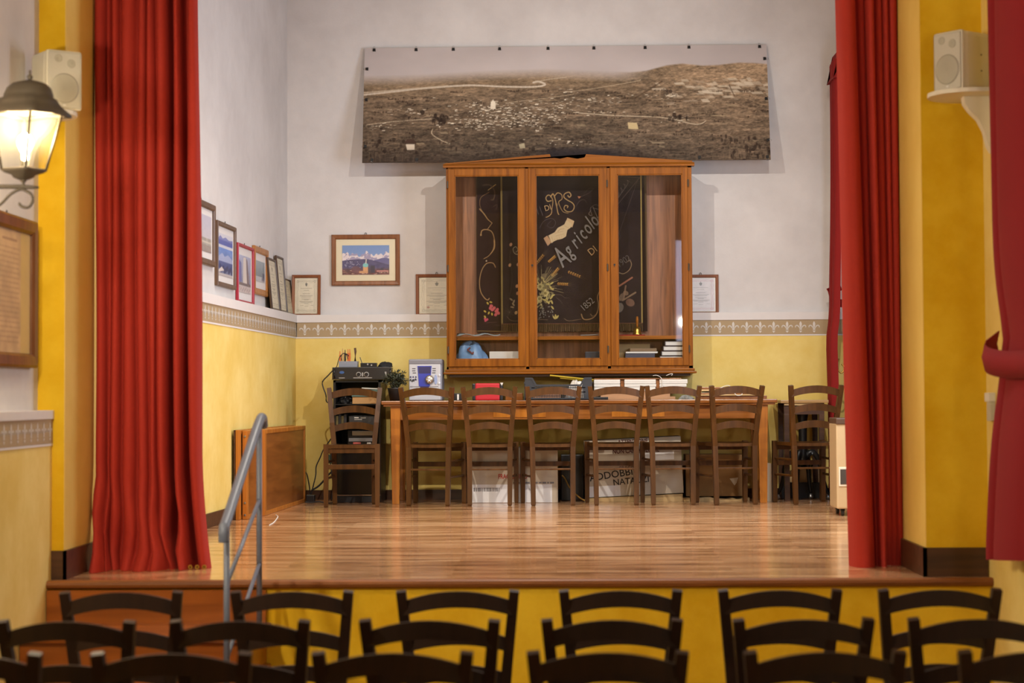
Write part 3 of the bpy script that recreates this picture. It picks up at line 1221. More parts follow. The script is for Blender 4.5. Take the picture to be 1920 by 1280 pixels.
ys = [15.80, 15.72, 15.63, 15.53, 15.44, 15.36]
b = curtain_mesh(ys, ys, [.03, .04, .05, .05, .05], 4.15, ZS + .05, 2.21, 30, 8, .004, back_flow)
thick(obj('drape', b, M_DKRED, sc_, True))
q0, q1 = P(1550, 160, 15.72), P(1562, 104, 15.72)
b = BM()
prism(b, [(q0.x - 2.16, q0.z - ZS), (q0.x - 2.16 + .06, q0.z - ZS + .12), (q0.x - 2.16 + .045, q0.z - ZS + .22), (q0.x - 2.16 + .12, q1.z - ZS + .05), (q0.x - 2.16 + .2, q1.z - ZS + .06), (q0.x - 2.16 + .2, q0.z - ZS - .02), (q0.x - 2.16 + .09, q0.z - ZS + .02)], -.16, .22)
obj('pelmet', b, M_DKRED, sc_)
b = BM(); qa = P(1556, 560, 15.7); sweep(b, [(qa.x - 2.16 + .10, .29, qa.z - ZS + .1), (qa.x - 2.16 - .002, .27, qa.z - ZS + .06), (qa.x - 2.16 + .01, .2, qa.z - ZS - .02), (qa.x - 2.16 + .05, -.1, qa.z - ZS - .05)], rect(.008, .06)); obj('tie_back', b, M_DKRED, sc_)
qh = P(1571, 690, 15.5)
b = BM(); tube(b, catmull([(qh.x - 2.16, -.06, qh.z - ZS + .07), (qh.x - 2.18, -.08, qh.z - ZS + .02), (qh.x - 2.15, -.09, qh.z - ZS - .04), (qh.x - 2.12, -.08, qh.z - ZS), (qh.x - 2.14, -.07, qh.z - ZS + .03)], 5), .006, 6); obj('hook', b, M_BRASS, sc_, True)

# ------------------------------------------------------------------ panoramic photo print on the back wall
def panorama():
    W_, H_ = 780, 222
    c = Canvas(W_, H_, (196, 186, 182))
    y = np.linspace(0, 1, H_)[:, None] * np.ones((1, W_))
    x = np.linspace(0, 1, W_)[None, :] * np.ones((H_, 1))
    sky = fnoise(H_, W_, 4, 6, 1, 4)
    c.a[:] = np.array((188, 178, 176.0)) + (sky[..., None] - .5) * 22
    # skyline: flat plain, then hills to the right
    hx = [0, .1, .3, .45, .6, .66, .70, .75, .79, .84, .88, .93, .97, 1.0]
    hy = [.24, .235, .205, .19, .215, .225, .215, .17, .155, .175, .17, .15, .155, .165]
    sk = np.interp(np.linspace(0, 1, W_), hx, hy)[None, :]
    d = np.clip((y - sk) / .10, 0, 1)
    hard = np.clip((x - .62) / .1, 0, 1)
    d = d * (1 - hard) + hard * np.clip((y - sk) / .015, 0, 1)
    n1 = fnoise(H_, W_, 34, 20, 2, 5, .6)
    n2 = fnoise(H_, W_, 90, 110, 3, 3, .75)
    n3 = fnoise(H_, W_, 6, 5, 4, 3)
    base = np.array((146, 123, 98.0)) * (1 - y[..., None] * .58) * (1 + .28 * np.clip((x - .62) / .3, 0, 1))[..., None] + np.array((22, 19, 18.0)) * y[..., None]
    land = base * (.66 + .58 * n1[..., None] + .62 * (n2[..., None] - .5) + .35 * (fnoise(H_, W_, 100, 160, 9, 2, .8)[..., None] - .5) + .3 * (n3[..., None] - .5))
    # low haze near the horizon on the plain
    hz = np.clip(1 - (y - sk) / .22, 0, 1)[..., None] * (1 - hard[..., None] * .7)
    land = land * (1 - hz * .55) + np.array((160, 136, 106.0)) * hz * .55
    c.a += d[..., None] * (land - c.a)
    rs = np.random.RandomState(5)
    S = lambda px, py: ((px - 683) / 755 * W_, (py - 88) / 215 * H_)
    pl = lambda *q: [S(*k) for k in q]
    # pale river
    c.curve(pl((683, 176), (740, 170), (800, 164), (880, 160), (940, 163), (1000, 164), (1022, 160), (1010, 154), (1000, 156)), 3.4, (198, 184, 166), .9)
    c.curve(pl((683, 172), (760, 166), (840, 160)), 2.2, (190, 174, 152), .8)
    c.curve(pl((1000, 155), (1030, 150), (1062, 146)), 1.6, (188, 172, 150), .7)
    # roads
    c.curve(pl((1060, 174), (1110, 168), (1190, 155), (1200, 152)), 1.2, (186, 166, 138), .8)
    c.curve(pl((1075, 212), (1150, 218), (1240, 223), (1300, 236), (1320, 230)), 1.4, (200, 182, 156), .9)
    c.curve(pl((955, 193), (1010, 187), (1075, 178)), 1.2, (190, 170, 142), .7)
    c.curve(pl((690, 232), (740, 226), (800, 222), (850, 218)), 1.4, (198, 180, 154), .7)
    c.curve(pl((813, 240), (812, 250), (830, 262), (845, 268)), 1.6, (196, 178, 150), .7)
    c.curve(pl((1040, 188), (1060, 200), (1030, 206)), 1.2, (170, 150, 124), .5)
    for _ in range(420):
        px, py = rs.uniform(690, 1432), rs.uniform(165, 298)
        L = rs.uniform(8, 46)
        c.line(pl((px, py), (px + L, py + rs.uniform(-2.5, 2.5))), rs.uniform(.5, 1.2), rs.choice([60, 70, 176, 190]) * np.array((1, .84, .66)), rs.uniform(.15, .42))
    # white fields on the hill
    for _ in range(75):
        px, py = min(1432, rs.normal(1345, 60)), rs.normal(170, 11)
        if not (1215 < px and 150 < py < 200):
            continue
        L, hh = min(rs.uniform(5, 26), 1437 - px), rs.uniform(1.2, 6)
        c.poly(pl((px, py), (px + L, py - 1), (px + L + 5, py + hh), (px + 4, py + hh)), (208, 193, 170), rs.uniform(.2, .75))
    c.line(pl((1240, 156), (1190, 186), (1165, 186)), 3, (70, 54, 40), .5)
    c.line(pl((1365, 164), (1374, 184)), 2.2, (80, 62, 46), .6)
    # hedges and tree lines
    for _ in range(130):
        px, py = rs.uniform(690, 1425), rs.uniform(170, 292)
        for q in range(rs.randint(4, 12)):
            r0 = S(px + q * rs.uniform(1.6, 3), py + rs.uniform(-.8, .8))
            c.ell(r0[0], r0[1], rs.uniform(.8, 1.9), rs.uniform(.8, 2.1), (54, 42, 33), 0, rs.uniform(.3, .7))
    # pale plots
    for _ in range(70):
        px, py = rs.uniform(690, 1425), rs.uniform(180, 285)
        L, hh = rs.uniform(6, 30), rs.uniform(1, 4)
        c.poly(pl((px, py), (px + L, py - rs.uniform(-1, 1)), (px + L + 4, py + hh), (px + 3, py + hh)), [(180, 160, 128), (92, 72, 54)][rs.randint(2)], rs.uniform(.2, .5))
    # villages
    for (cx, cy, sx, sy, n) in ((950, 220, 56, 12, 330), (925, 202, 20, 7, 30), (1010, 200, 40, 5, 34), (1085, 190, 30, 5, 22), (780, 208, 30, 5, 20), (710, 234, 24, 5, 18),
                                (1120, 212, 18, 2.5, 12), (1270, 224, 14, 5, 14), (1060, 172, 14, 3, 9), (1240, 182, 26, 3, 12), (870, 232, 30, 6, 24), (1135, 188, 22, 4, 14), (1060, 268, 26, 5, 12)):
        for _ in range(n):
            px, py = rs.normal(cx, sx), rs.normal(cy, sy)
            if not (686 < px < 1432 and 150 < py < 296):
                continue
            ww, hh = rs.uniform(1.5, 7), rs.uniform(.8, 2.4)
            q = S(px, py)
            c.rect(q[0], q[1], q[0] + ww, q[1] + hh, (216, 202, 180), rs.uniform(.45, .95))
            c.rect(q[0], q[1] + hh, q[0] + ww, q[1] + hh + 1, (56, 44, 34), .55)
    # domed church
    q = S(925, 196)
    c.rect(q[0] - 5, q[1] - 1, q[0] + 5, q[1] + 9, (214, 202, 182))
    c.ell(q[0], q[1] - 2, 4.5, 5, (220, 208, 188))
    c.line([(q[0], q[1] - 9), (q[0], q[1] - 3)], 1.3, (220, 208, 188))
    # dark woods and trees
    for (cx, cy, sx, sy, n) in ((823, 222, 13, 5, 26), (767, 219, 5, 3, 6), (1268, 222, 16, 3, 12), (1250, 178, 5, 4, 6), (720, 275, 44, 14, 60), (1110, 296, 60, 7, 40), (1400, 285, 30, 14, 44), (1345, 264, 16, 5, 12), (980, 280, 50, 10, 26)):
        for _ in range(n):
            px, py = rs.normal(cx, sx), rs.normal(cy, sy)
            q = S(px, py)
            c.ell(q[0], q[1], rs.uniform(1.2, 4.2), rs.uniform(1.6, 5), (44, 34, 28), 0, rs.uniform(.25, .75))
    for _ in range(90):
        px, py = rs.uniform(690, 1432), rs.uniform(180, 296)
        q = S(px, py)
        c.ell(q[0], q[1], rs.uniform(.8, 2.2), rs.uniform(.8, 2.2), (50, 38, 30), 0, .6)
    for _ in range(60):
        px = rs.uniform(1330, 1436) if rs.rand() < .6 else rs.uniform(690, 780)
        q = S(px, 300)
        c.line([(q[0], q[1]), (q[0] + rs.uniform(-4, 4), q[1] - rs.uniform(6, 20))], .8, (150, 128, 100), .35)
    c.poly(pl((1175, 231), (1192, 232), (1195, 244), (1176, 243)), (206, 184, 138), .85)
    c.poly(pl((763, 268), (780, 268), (780, 279), (766, 279)), (206, 192, 172), .95)
    c.poly(pl((760, 266), (766, 259), (778, 259), (783, 267)), (70, 52, 44), .9)
    c.poly(pl((973, 270), (983, 268), (985, 277), (975, 278)), (186, 172, 140), .8)
    # dark foreground at the foot
    m = np.clip((y - .86) / .14, 0, 1) * (.5 + .5 * n3)
    c.blend(m * .55 * (1 - np.clip((x - .68) / .1, 0, 1) * .7), (42, 34, 32))
    c.blend(np.clip((np.clip((x - .42) / .05, 0, 1) * np.clip((.66 - x) / .06, 0, 1)) * np.clip((y - .87) / .05, 0, 1), 0, 1) * .8, (46, 42, 46))
    return c


YUP = YB + LEDGE                             # upper face of the back wall
Y_PT, Y_PB = YUP - .03, YUP - .27            # the print leans out at its foot
a0, a1 = P(683, 90, Y_PT), P(1437, 84, Y_PT)
b0, b1 = P(680, 305, Y_PB), P(1445, 300, Y_PB)
zt_, zb_ = (a0.z + a1.z) / 2, (b0.z + b1.z) / 2
PW = ((a1.x - a0.x) + (b1.x - b0.x)) / 2
PXc = (a0.x + a1.x + b0.x + b1.x) / 4
PH = math.hypot(zt_ - zb_, Y_PT - Y_PB)
ang = math.atan2(Y_PT - Y_PB, zt_ - zb_)
pr = thing('panoramic_print', 'large sepia panoramic print of a valley town, clipped up above the cabinet', 'picture', (PXc, Y_PB, zb_), rot=(-ang, 0, 0))
o = painting('print', panorama(), PW, PH, painted('print_paper', .75, .08), pr, (-PW / 2, 0, 0), lambda X, Z: .004 * np.sin(X * 4) * np.sin(Z * 3))
thick(o, .003)


def clip(px, py, rz):
    # position on the print from the photo
    u = (px - 683) / 754 * PW - PW / 2
    v = PH - (py - 88) / 215 * PH
    b = BM()
    prism(b, [(-.012, -.016), (.012, -.016), (.010, .006), (-.010, .006)], -.010, .010)
    tube(b, [(-.005, -.004, .005), (-.006, -.003, .024), (.006, -.003, .024), (.005, -.004, .005)], .0014, 5, mi=1)
    o = obj('binder_clip', b, [M_BLACKMET, M_STEEL], pr)
    o.location = (u, 0, v)
    o.rotation_euler = (0, rz, 0)


for px in (701, 780, 850, 937, 1028, 1114, 1210, 1292, 1424):
    clip(px, 91, 0)
for px in (701, 784, 1306, 1431):
    clip(px, 299, math.pi)
for py in (128, 186, 273):
    clip(687, py, -math.pi / 2)
for py in (115, 190, 267):
    clip(1434, py, math.pi / 2)

# ------------------------------------------------------------------ display cabinet on the back wall
YC0 = 15.50                                  # front of the cabinet body
YCB = YB                                     # its back


def cx_(px, py=500):
    return P(px, py, YC0).x


def cz_(py, px=1067):
    return P(px, py, YC0).z


CX0, CX1 = cx_(837), cx_(1298)
CZ0, CZ1 = cz_(692), cz_(311)
CXM, CZM = (CX0 + CX1) / 2, CZ0
cab = thing('display_cabinet', 'wide glazed oak wall cabinet with three doors, an old embroidered banner inside', 'cabinet', (CXM, YC0, CZ0))
L = lambda x, y, z: (x - CXM, y - YC0, z - CZ0)
b = BM()
tk = .025
box2(b, L(CX0, YC0, CZ0), L(CX0 + tk, YCB, CZ1)); box2(b, L(CX1 - tk, YC0, CZ0), L(CX1, YCB, CZ1))
box2(b, L(CX0, YC0, CZ1 - tk), L(CX1, YCB, CZ1)); box2(b, L(CX0, YC0, CZ0), L(CX1, YCB, CZ0 + tk))
for xa, xb in ((837, 841), (985, 992), (1138, 1145), (1290, 1298)):
    box2(b, L(cx_(xa), YC0 - .004, CZ0), L(cx_(xb), YC0 + .02, CZ1), .002)
box2(b, L(CX0, YC0 - .004, CZ0), L(CX1, YC0 + .02, cz_(686)), .002); box2(b, L(CX0, YC0 - .004, cz_(316)), L(CX1, YC0 + .02, CZ1), .002)
obj('body', b, M_CAB, cab)
b = BM(); box2(b, L(CX0 + .01, YCB - .05, CZ0 + .01), L(CX1 - .01, YCB - .008, CZ1 - .01)); obj('back_panel', b, M_CABIN, cab)
# cornice and base mouldings
b = BM()
prism(b, [(-.030, .0), (-.030, .012), (-.022, .018), (-.010, .030), (0.06, .030), (.06, 0)], CX0 - CXM - .022, CX1 - CXM + .022, plane='YZ')
for v in b.verts:
    v.co.z += CZ1 - CZ0 - .008
obj('cornice', b, M_CABX, cab)
b = BM()
box2(b, L(CX0 - .012, YC0 - .020, CZ0 - .018), L(CX1 + .012, YCB - .01, CZ0 + .003), .004); box2(b, L(CX0 - .026, YC0 - .034, CZ0 - .036), L(CX1 + .026, YCB - .01, CZ0 - .018), .006)
obj('base_moulding', b, M_CABX, cab)
b = BM(); box2(b, L(CX0 + .02, YC0 + .03, CZ0 - .055), L(CX1 - .02, YCB - .01, CZ0 - .036)); obj('plinth', b, M_SKIRT, cab)
# low gable with its crest broken away
pz = lambda px, py: (P(px, py, YC0).x - CXM, P(px, py, YC0).z - CZ0)
b = BM()
prism(b, [pz(834, 306), pz(1031, 289), pz(1033, 295), pz(1050, 297.5), pz(1064, 294.5), pz(1083, 297.5), pz(1096, 295), pz(1099, 289), pz(1298, 301), pz(1298, 304), pz(834, 308)], .0, .022)
obj('gable', b, M_CABX, cab)
# doors
door_px = [(841, 985, 853, 973), (992, 1138, 1005, 1125), (1145, 1290, 1158, 1280)]
for k, (x0, x1, g0, g1) in enumerate(door_px):
    za, zb = cz_(686), cz_(316)
    ga, gb = cz_(673), cz_(328)
    X0, X1, G0, G1 = cx_(x0), cx_(x1), cx_(g0), cx_(g1)
    b = BM()
    yf, yb_ = YC0 - .020, YC0 + .004
    box2(b, L(X0, yf, za), L(G0, yb_, zb), .003); box2(b, L(G1, yf, za), L(X1, yb_, zb), .003)
    box2(b, L(G0, yf, za), L(G1, yb_, ga), .003); box2(b, L(G0, yf, gb), L(G1, yb_, zb), .003)
    for a, c in (((G0, yf + .004, ga), (G0 + .008, yf + .016, gb)), ((G1 - .008, yf + .004, ga), (G1, yf + .016, gb)), ((G0, yf + .004, ga), (G1, yf + .016, ga + .008)), ((G0, yf + .004, gb - .008), (G1, yf + .016, gb))):
        box2(b, L(*a), L(*c), .002)
    d = obj('door', b, M_CAB, cab)
    b = BM(); box2(b, L(G0 - .004, yf + .010, ga - .004), L(G1 + .004, yf + .013, gb + .004)); obj('pane', b, M_GLASS, d)
    hx = X1 + .004 if k else X0 - .004
    for hy in (345, 502, 655):
        b = BM(); lathe(b, [(.0045, -.028), (.006, -.026), (.006, .026), (.0045, .028)], L(hx, yf - .002, cz_(hy)), 8); obj('hinge', b, M_IRON, d)
    if k:
        b = BM(); lathe(b, [(.008, -.003), (.008, .003)], L(cx_(998 if k == 1 else 1152), yf, cz_(497)), 12, 'Y'); box(b, L(cx_(998 if k == 1 else 1152), yf - .004, cz_(500)), (.003, .003, .012)); obj('lock', b, M_BLACKMET, d)
ZSH = P(1067, 637, 15.62).z
b = BM(); box2(b, L(CX0 + tk, YC0 + .05, ZSH), L(CX1 - tk, YCB - .05, ZSH + .028), .002); obj('shelf', b, M_CABX, cab)

# --- banners inside
M_EMB = painted('embroidered_cloth', .85, .15)


def scroll(c, pts, col, wd=2.0, w2=.8, a=.9):
    c.curve(pts, wd, col, a, w2)


def back_banner():
    """tall dark banner: scrolls down its left border, flower spray at the foot"""
    # canvas covers px 893..1213, 322..622 at 1 unit = 1 px * 1.5
    k = 1.6
    c = Canvas(int(320 * k), int(300 * k), (44, 30, 30))
    n = fnoise(c.h, c.w, 14, 14, 21, 4)
    c.a *= (.82 + .36 * n)[..., None]
    S = lambda x, y: ((x - 893) * k, (y - 322) * k)
    g = (150, 118, 78)
    f = lambda *q: [S(*i) for i in q]
    scroll(c, f((918, 363), (903, 372), (900, 384), (903, 395), (908, 404)), g, 2.2, 1.2, .6)
    scroll(c, f((900, 394), (908, 403), (915, 413), (923, 420)), g, 4, 2)
    c.line(f((923, 420), (914, 432)), 2.4, g, .9)
    scroll(c, f((902, 442), (904, 434), (912, 432), (922, 436), (927, 450), (925, 468), (917, 480), (907, 486)), g, 3.2, 2, .9)
    scroll(c, f((927, 452), (927, 466), (920, 477)), (166, 132, 88), 4.5, 2, .8)
    c.ell(*S(902, 442), 3, 3, g)
    c.line(f((916, 359), (930, 349)), 2.6, (196, 170, 104), .9)
    scroll(c, f((906, 350), (920, 350), (928, 362), (926, 376), (921, 377)), (96, 80, 64), 5, 3, .5)
    scroll(c, f((925, 390), (932, 386), (931, 394), (926, 396)), (92, 76, 62), 2, 1, .6)
    c.ell(*S(912, 490), 2.4, 2.4, (170, 150, 120))
    scroll(c, f((929, 502), (924, 494), (912, 495), (903, 508), (899, 528), (901, 546), (908, 558), (914, 562), (917, 559)), g, 2.6, 3, .9)
    for (x, y) in ((921, 573), (926, 577), (923, 580), (930, 583), (934, 586), (929, 589), (932, 580), (919, 577)):
        c.ell(*S(x, y), 5.5, 4.5, (196, 96, 100), x, .95)
    for (x, y) in ((909, 597), (913, 598), (910, 600)):
        c.ell(*S(x, y), 4, 3.4, (190, 78, 96), x, .95)
    for (x, y, r) in ((914, 568, 1), (920, 566, .3), (909, 583, .6), (916, 586, 2), (922, 588, 1.4), (909, 593, .9)):
        c.ell(*S(x, y), 4.6, 2.6, (186, 162, 70), r, .95)
    c.line(f((912, 604), (930, 603)), 1.4, (120, 90, 76), .6)
    c.line(f((928, 608), (940, 609)), 1.4, (120, 90, 76), .5)
    # top swag and date at the right
    scroll(c, f((1022, 336), (1018, 340), (1023, 348), (1040, 353), (1060, 354), (1080, 348), (1094, 338), (1092, 333)), (130, 102, 74), 2.6, 2, .8)
    scroll(c, f((1130, 352), (1160, 346), (1200, 336)), (120, 100, 84), 1.6, 1, .6)
    c.line(f((894, 619), (1212, 626)), 2.2, (150, 120, 70), .8)
    c.line(f((894, 322), (891, 622)), 5, (96, 74, 48), .7)
    c.line(f((1210, 322), (1214, 622)), 6, (104, 84, 54), .8)
    return c


YBN = YCB - .075
bx0, bx1 = P(893, 470, YBN).x, P(1213, 470, YBN).x
bz0, bz1 = P(1050, 622, YBN).z, P(1050, 318, YBN).z
bn = thing('embroidered_banner', 'dark banner with gold scrolls and pink flowers, hung behind the flag in the cabinet', 'banner', (bx0, YBN, bz0))
thick(painting('cloth', back_banner(), bx1 - bx0, bz1 - bz0, M_EMB, bn, (0, 0, 0), lambda X, Z: -.006 - .012 * np.sin(X * 9 + 1) * (1.2 - Z / 1.4)), .003)
b = BM(); tube(b, [(-.02, 0, bz1 - bz0), (bx1 - bx0 + .02, 0, bz1 - bz0)], .012, 10); obj('pole', b, M_CABX, bn, True)


def front_flag():
    k = 1.9
    x0, y0, x1, y1 = 939, 325, 1204, 604
    c = Canvas(int((x1 - x0) * k), int((y1 - y0) * k), (38, 30, 32))
    n = fnoise(c.h, c.w, 20, 20, 31, 4)
    c.a *= (.82 + .36 * n)[..., None]
    S = lambda x, y: ((x - x0) * k, (y - y0) * k)
    f = lambda *q: [S(*i) for i in q]
    silver, gold = (124, 116, 108), (160, 128, 84)
    # ornate initials M S
    scroll(c, f((1034, 381), (1027, 382), (1024, 376), (1028, 371), (1033, 373), (1037, 382), (1035, 396), (1034, 404), (1029, 409), (1024, 411)), gold, 3.6, 2.6, .95)
    scroll(c, f((1033, 374), (1037, 369), (1040, 374), (1043, 386), (1046, 402), (1048, 406)), gold, 4.4, 3, .95)
    scroll(c, f((1041, 372), (1046, 367), (1053, 370), (1054, 378), (1048, 383), (1050, 391), (1056, 401), (1066, 404)), gold, 3.4, 1.6, .95)
    scroll(c, f((1065, 372), (1068, 375), (1071, 371), (1067, 366), (1059, 369), (1058, 375), (1064, 380), (1073, 385), (1077, 392), (1073, 400), (1064, 401), (1058, 396), (1060, 390), (1065, 391), (1064, 394)), gold, 3.6, 3, .95)
    c.ell(*S(1044, 388), 6, 5, gold, .4, .4)
    # flourishes
    scroll(c, f((1012, 430), (1020, 418), (1034, 413), (1042, 420), (1036, 430), (1026, 426), (1034, 417)), silver, 1.4, 1, .5)
    scroll(c, f((1081, 391), (1087, 382), (1096, 380), (1100, 386)), silver, 1.4, 1, .5)
    scroll(c, f((1090, 374), (1104, 368), (1112, 360), (1104, 360), (1094, 370)), silver, 1.3, 1, .5)
    c.poly(f((1083, 373), (1090, 374), (1086, 378)), (176, 116, 84))
    scroll(c, f((1108, 399), (1104, 406), (1110, 408), (1107, 396), (1116, 389), (1124, 392)), silver, 2, 1.4, .7)
    scroll(c, f((1112, 393), (1117, 405), (1122, 416)), silver, 3.2, 2, .7)
    scroll(c, f((1112, 395), (1124, 399), (1124, 410), (1119, 412)), silver, 2.6, 2, .6)
    scroll(c, f((1005, 390), (1010, 406)), silver, 2.4, 2, .6)
    scroll(c, f((1012, 392), (1018, 408)), silver, 2.4, 2, .6)
    # clasped hands
    hand, hand2 = (190, 166, 128), (150, 118, 84)
    c.poly(f((1019, 449), (1026, 444), (1034, 456), (1027, 463)), (170, 132, 98))
    c.poly(f((1064, 412), (1077, 418), (1073, 430), (1060, 422)), (186, 156, 116))
    c.poly(f((1028, 444), (1040, 438), (1046, 430), (1058, 424), (1062, 416), (1072, 423), (1070, 430), (1064, 434), (1061, 446), (1054, 450), (1044, 452), (1038, 455), (1034, 458)), hand)
    scroll(c, f((1046, 437), (1050, 433), (1058, 432)), hand2, 1.6, 1, .8)
    for (p, q_) in (((1040, 440), (1056, 436)), ((1042, 445), (1058, 441)), ((1058, 426), (1068, 432)), ((1034, 446), (1037, 455)), ((1030, 446), (1033, 457))):
        c.line(f(p, q_), 1.2, hand2, .6)
    for i in range(5):
        q = S(1042 + i * 4.4, 451 - i * 1.9)
        c.ell(q[0], q[1], 4.4, 4, hand, 0, .95)
        c.line([(q[0] - 4, q[1] - 2), (q[0] - 4, q[1] + 4)], 1, hand2, .6)
    # wheat, leaves and grapes
    for (xa, ya, xb, yb_) in ((1006, 494, 1018, 480), (1029, 491, 1040, 482), (1035, 516, 1046, 504), (1066, 510, 1086, 518), (1046, 531, 1063, 532)):
        for t in np.linspace(0, 1, 6):
            q = S(xa + (xb - xa) * t, ya + (yb_ - ya) * t)
            aa = math.atan2(yb_ - ya, xb - xa)
            c.ell(q[0] + 2.4 * math.sin(aa), q[1] - 2.4 * math.cos(aa), 3.4, 1.7, (190, 140, 66), aa - .5, .9)
            c.ell(q[0] - 2.4 * math.sin(aa), q[1] + 2.4 * math.cos(aa), 3.4, 1.7, (160, 108, 46), aa + .5, .9)
            for sg in (-1, 1):
                c.line([(q[0], q[1]), (q[0] + 20 * math.cos(aa + sg * .32), q[1] + 20 * math.sin(aa + sg * .32))], .8, (128, 100, 60), .45)
        c.line(f((xb, yb_), (xb + (xb - xa) * .8, yb_ + (yb_ - ya) * .8)), 1, (120, 96, 66), .5)
    rs = np.random.RandomState(4)
    for _ in range(30):
        an = rs.uniform(-2.2, .35)
        r0, r1 = rs.uniform(4, 14), rs.uniform(22, 44)
        c.line(f((1014 + math.cos(an) * r0, 536 + math.sin(an) * r0), (1014 + math.cos(an) * r1, 536 + math.sin(an) * r1)), 1.5, (164, 146, 96), rs.uniform(.4, .9), .6)
    for (x, y, r, co) in ((1014, 537, 7, (150, 138, 88)), (1019, 517, 5, (112, 96, 72)), (1006, 562, 5, (150, 132, 80))):
        c.ell(*S(x, y), r * k, r * k * .9, co)
    for (x, y, an) in ((1027, 532, .3), (1034, 530, -.6), (1032, 538, .9), (1020, 560, .2), (1026, 564, .5), (1033, 556, -.8), (1036, 552, -.4), (1010, 558, -1), (1034, 564, 1.2), (1035, 574, .9), (1041, 590, 1.4), (1038, 592, .9), (1044, 591, 2.2), (1007, 524, -.6)):
        c.ell(*S(x, y), 6.6 * k * .62, 2.6 * k * .62, (176, 158, 90), an, .95)
    for _ in range(34):
        x, y = rs.normal(1022, 4), rs.normal(549, 5)
        c.ell(*S(x, y), 2.6, 2.6, (172, 160, 108), 0, .85)
    for _ in range(30):
        x, y = rs.normal(1020, 7), rs.normal(582, 5)
        c.ell(*S(x, y), 2.3, 2.3, (136, 130, 112), 0, .75)
    scroll(c, f((1040, 551), (1050, 551), (1058, 556), (1068, 557)), (110, 100, 84), 1.4, .8, .7)
    scroll(c, f((1042, 556), (1050, 562), (1053, 567)), (110, 100, 84), 1.2, .8, .7)
    rs = np.random.RandomState(15)
    for _ in range(46):
        an, rr = rs.uniform(0, 6.28), rs.uniform(3, 23)
        x, y = 1014 + rr * math.cos(an) * 1.1, 546 + rr * math.sin(an) * 1.35
        if x < 1006:
            x = 2012 - x
        co = [(168, 150, 88), (140, 128, 84), (184, 164, 104), (118, 104, 70)][rs.randint(4)]
        c.ell(*S(x, y), rs.uniform(4, 8), rs.uniform(2.2, 3.6), co, rs.uniform(0, 3.1), .9)
    for (x, y, r) in ((1012, 536, 6.5), (1022, 548, 6), (1011, 558, 6)):
        for q in range(9):
            c.ell(S(x, y)[0] + r * k * .62 * math.cos(q * .7), S(x, y)[1] + r * k * .62 * math.sin(q * .7), 4.6, 2.6, (176, 158, 104), q * .7, .9)
        c.ell(*S(x, y), 5, 5, (120, 104, 62))
    # border scrolls at the foot
    bor = (120, 98, 72)
    scroll(c, f((1006, 595), (1026, 596)), bor, 2.4, 2, .7)
    scroll(c, f((1057, 594), (1066, 598), (1088, 595)), bor, 2.4, 2, .7)
    scroll(c, f((1089, 586), (1092, 594), (1100, 596), (1112, 592), (1119, 582), (1121, 568), (1119, 556), (1123, 545)), (140, 112, 78), 4, 3, .8)
    scroll(c, f((1106, 586), (1110, 590), (1117, 586)), bor, 2.4, 2, .7)
    scroll(c, f((950, 590), (958, 597), (975, 598)), bor, 2, 1.6, .7)
    # left: small flowers and tendrils
    for (x, y, co) in ((958, 460, (176, 132, 100)), (956, 497, (182, 140, 100)), (971, 496, (150, 110, 84)), (969, 535, (170, 120, 80)), (970, 548, (150, 104, 74)), (967, 583, (164, 130, 84))):
        c.ell(*S(x, y), 5, 6.4, co, .4, .9)
    for (x, y, an) in ((963, 563, -1.2), (958, 559, .6), (962, 568, .9), (960, 573, .2)):
        c.ell(*S(x, y), 7, 3, (146, 130, 98), an, .85)
    scroll(c, f((972, 478), (965, 476), (962, 468), (967, 464), (971, 470), (967, 474)), (128, 118, 92), 3, 2, .8)
    scroll(c, f((958, 470), (956, 484), (960, 520), (954, 560)), (98, 88, 72), 1.4, 1, .7)
    for an in np.linspace(0, 5.6, 9):
        c.line(f((955, 582), (955 + 10 * math.cos(an), 582 + 10 * math.sin(an))), 1.1, (112, 104, 86), .6)
    # right: date, leaf bunch
    scroll(c, f((1160, 512), (1168, 514), (1178, 508), (1183, 498), (1180, 490), (1176, 492)), (140, 116, 84), 3, 2.4, .8)
    for (xa, ya, xb, yb_, co) in ((1160, 536, 1184, 521, (156, 100, 76)), (1168, 560, 1172, 536, (130, 100, 78)), (1166, 562, 1190, 548, (126, 104, 80))):
        c.line(f((xa, ya), (xb, yb_)), 6, co, .85, 2.6)
    for (x, y, rx, ry, co) in ((1172, 549, 10, 8, (134, 106, 80)), (1180, 566, 16, 13, (116, 86, 70)), (1160, 575, 14, 17, (120, 108, 94)), (1164, 556, 8, 14, (120, 98, 78))):
        c.ell(*S(x, y), rx, ry, co, .4, .8)
    c.line(f((1160, 338), (1200, 341)), 1.8, (104, 92, 84), .7)
    c.line(f((1200, 340), (1152, 396)), 2.2, (110, 96, 84), .6)
    c.line(f((1196, 344), (1155, 455)), 2, (92, 78, 72), .6)
    for i in range(4):
        scroll(c, f((1154 + i * 6, 384 - i * 8), (1160 + i * 6, 374 - i * 8), (1158 + i * 6, 366 - i * 7), (1163 + i * 6, 372 - i * 8)), (116, 108, 98), 1.8, 1.2, .6)
    scroll(c, f((1156, 460), (1162, 448), (1160, 440)), (86, 82, 86), 1.6, 1, .6)
    # deep folds of cloth keep the nap's tone; gold braid on both edges
    c.rect(0, 0, 3.4 * k, c.h, (124, 108, 66))
    c.rect(c.w - 3.0 * k, 0, c.w, c.h, (150, 128, 74))
    c.rect(0, c.h - 3, c.w, c.h, (108, 70, 54))
    return c


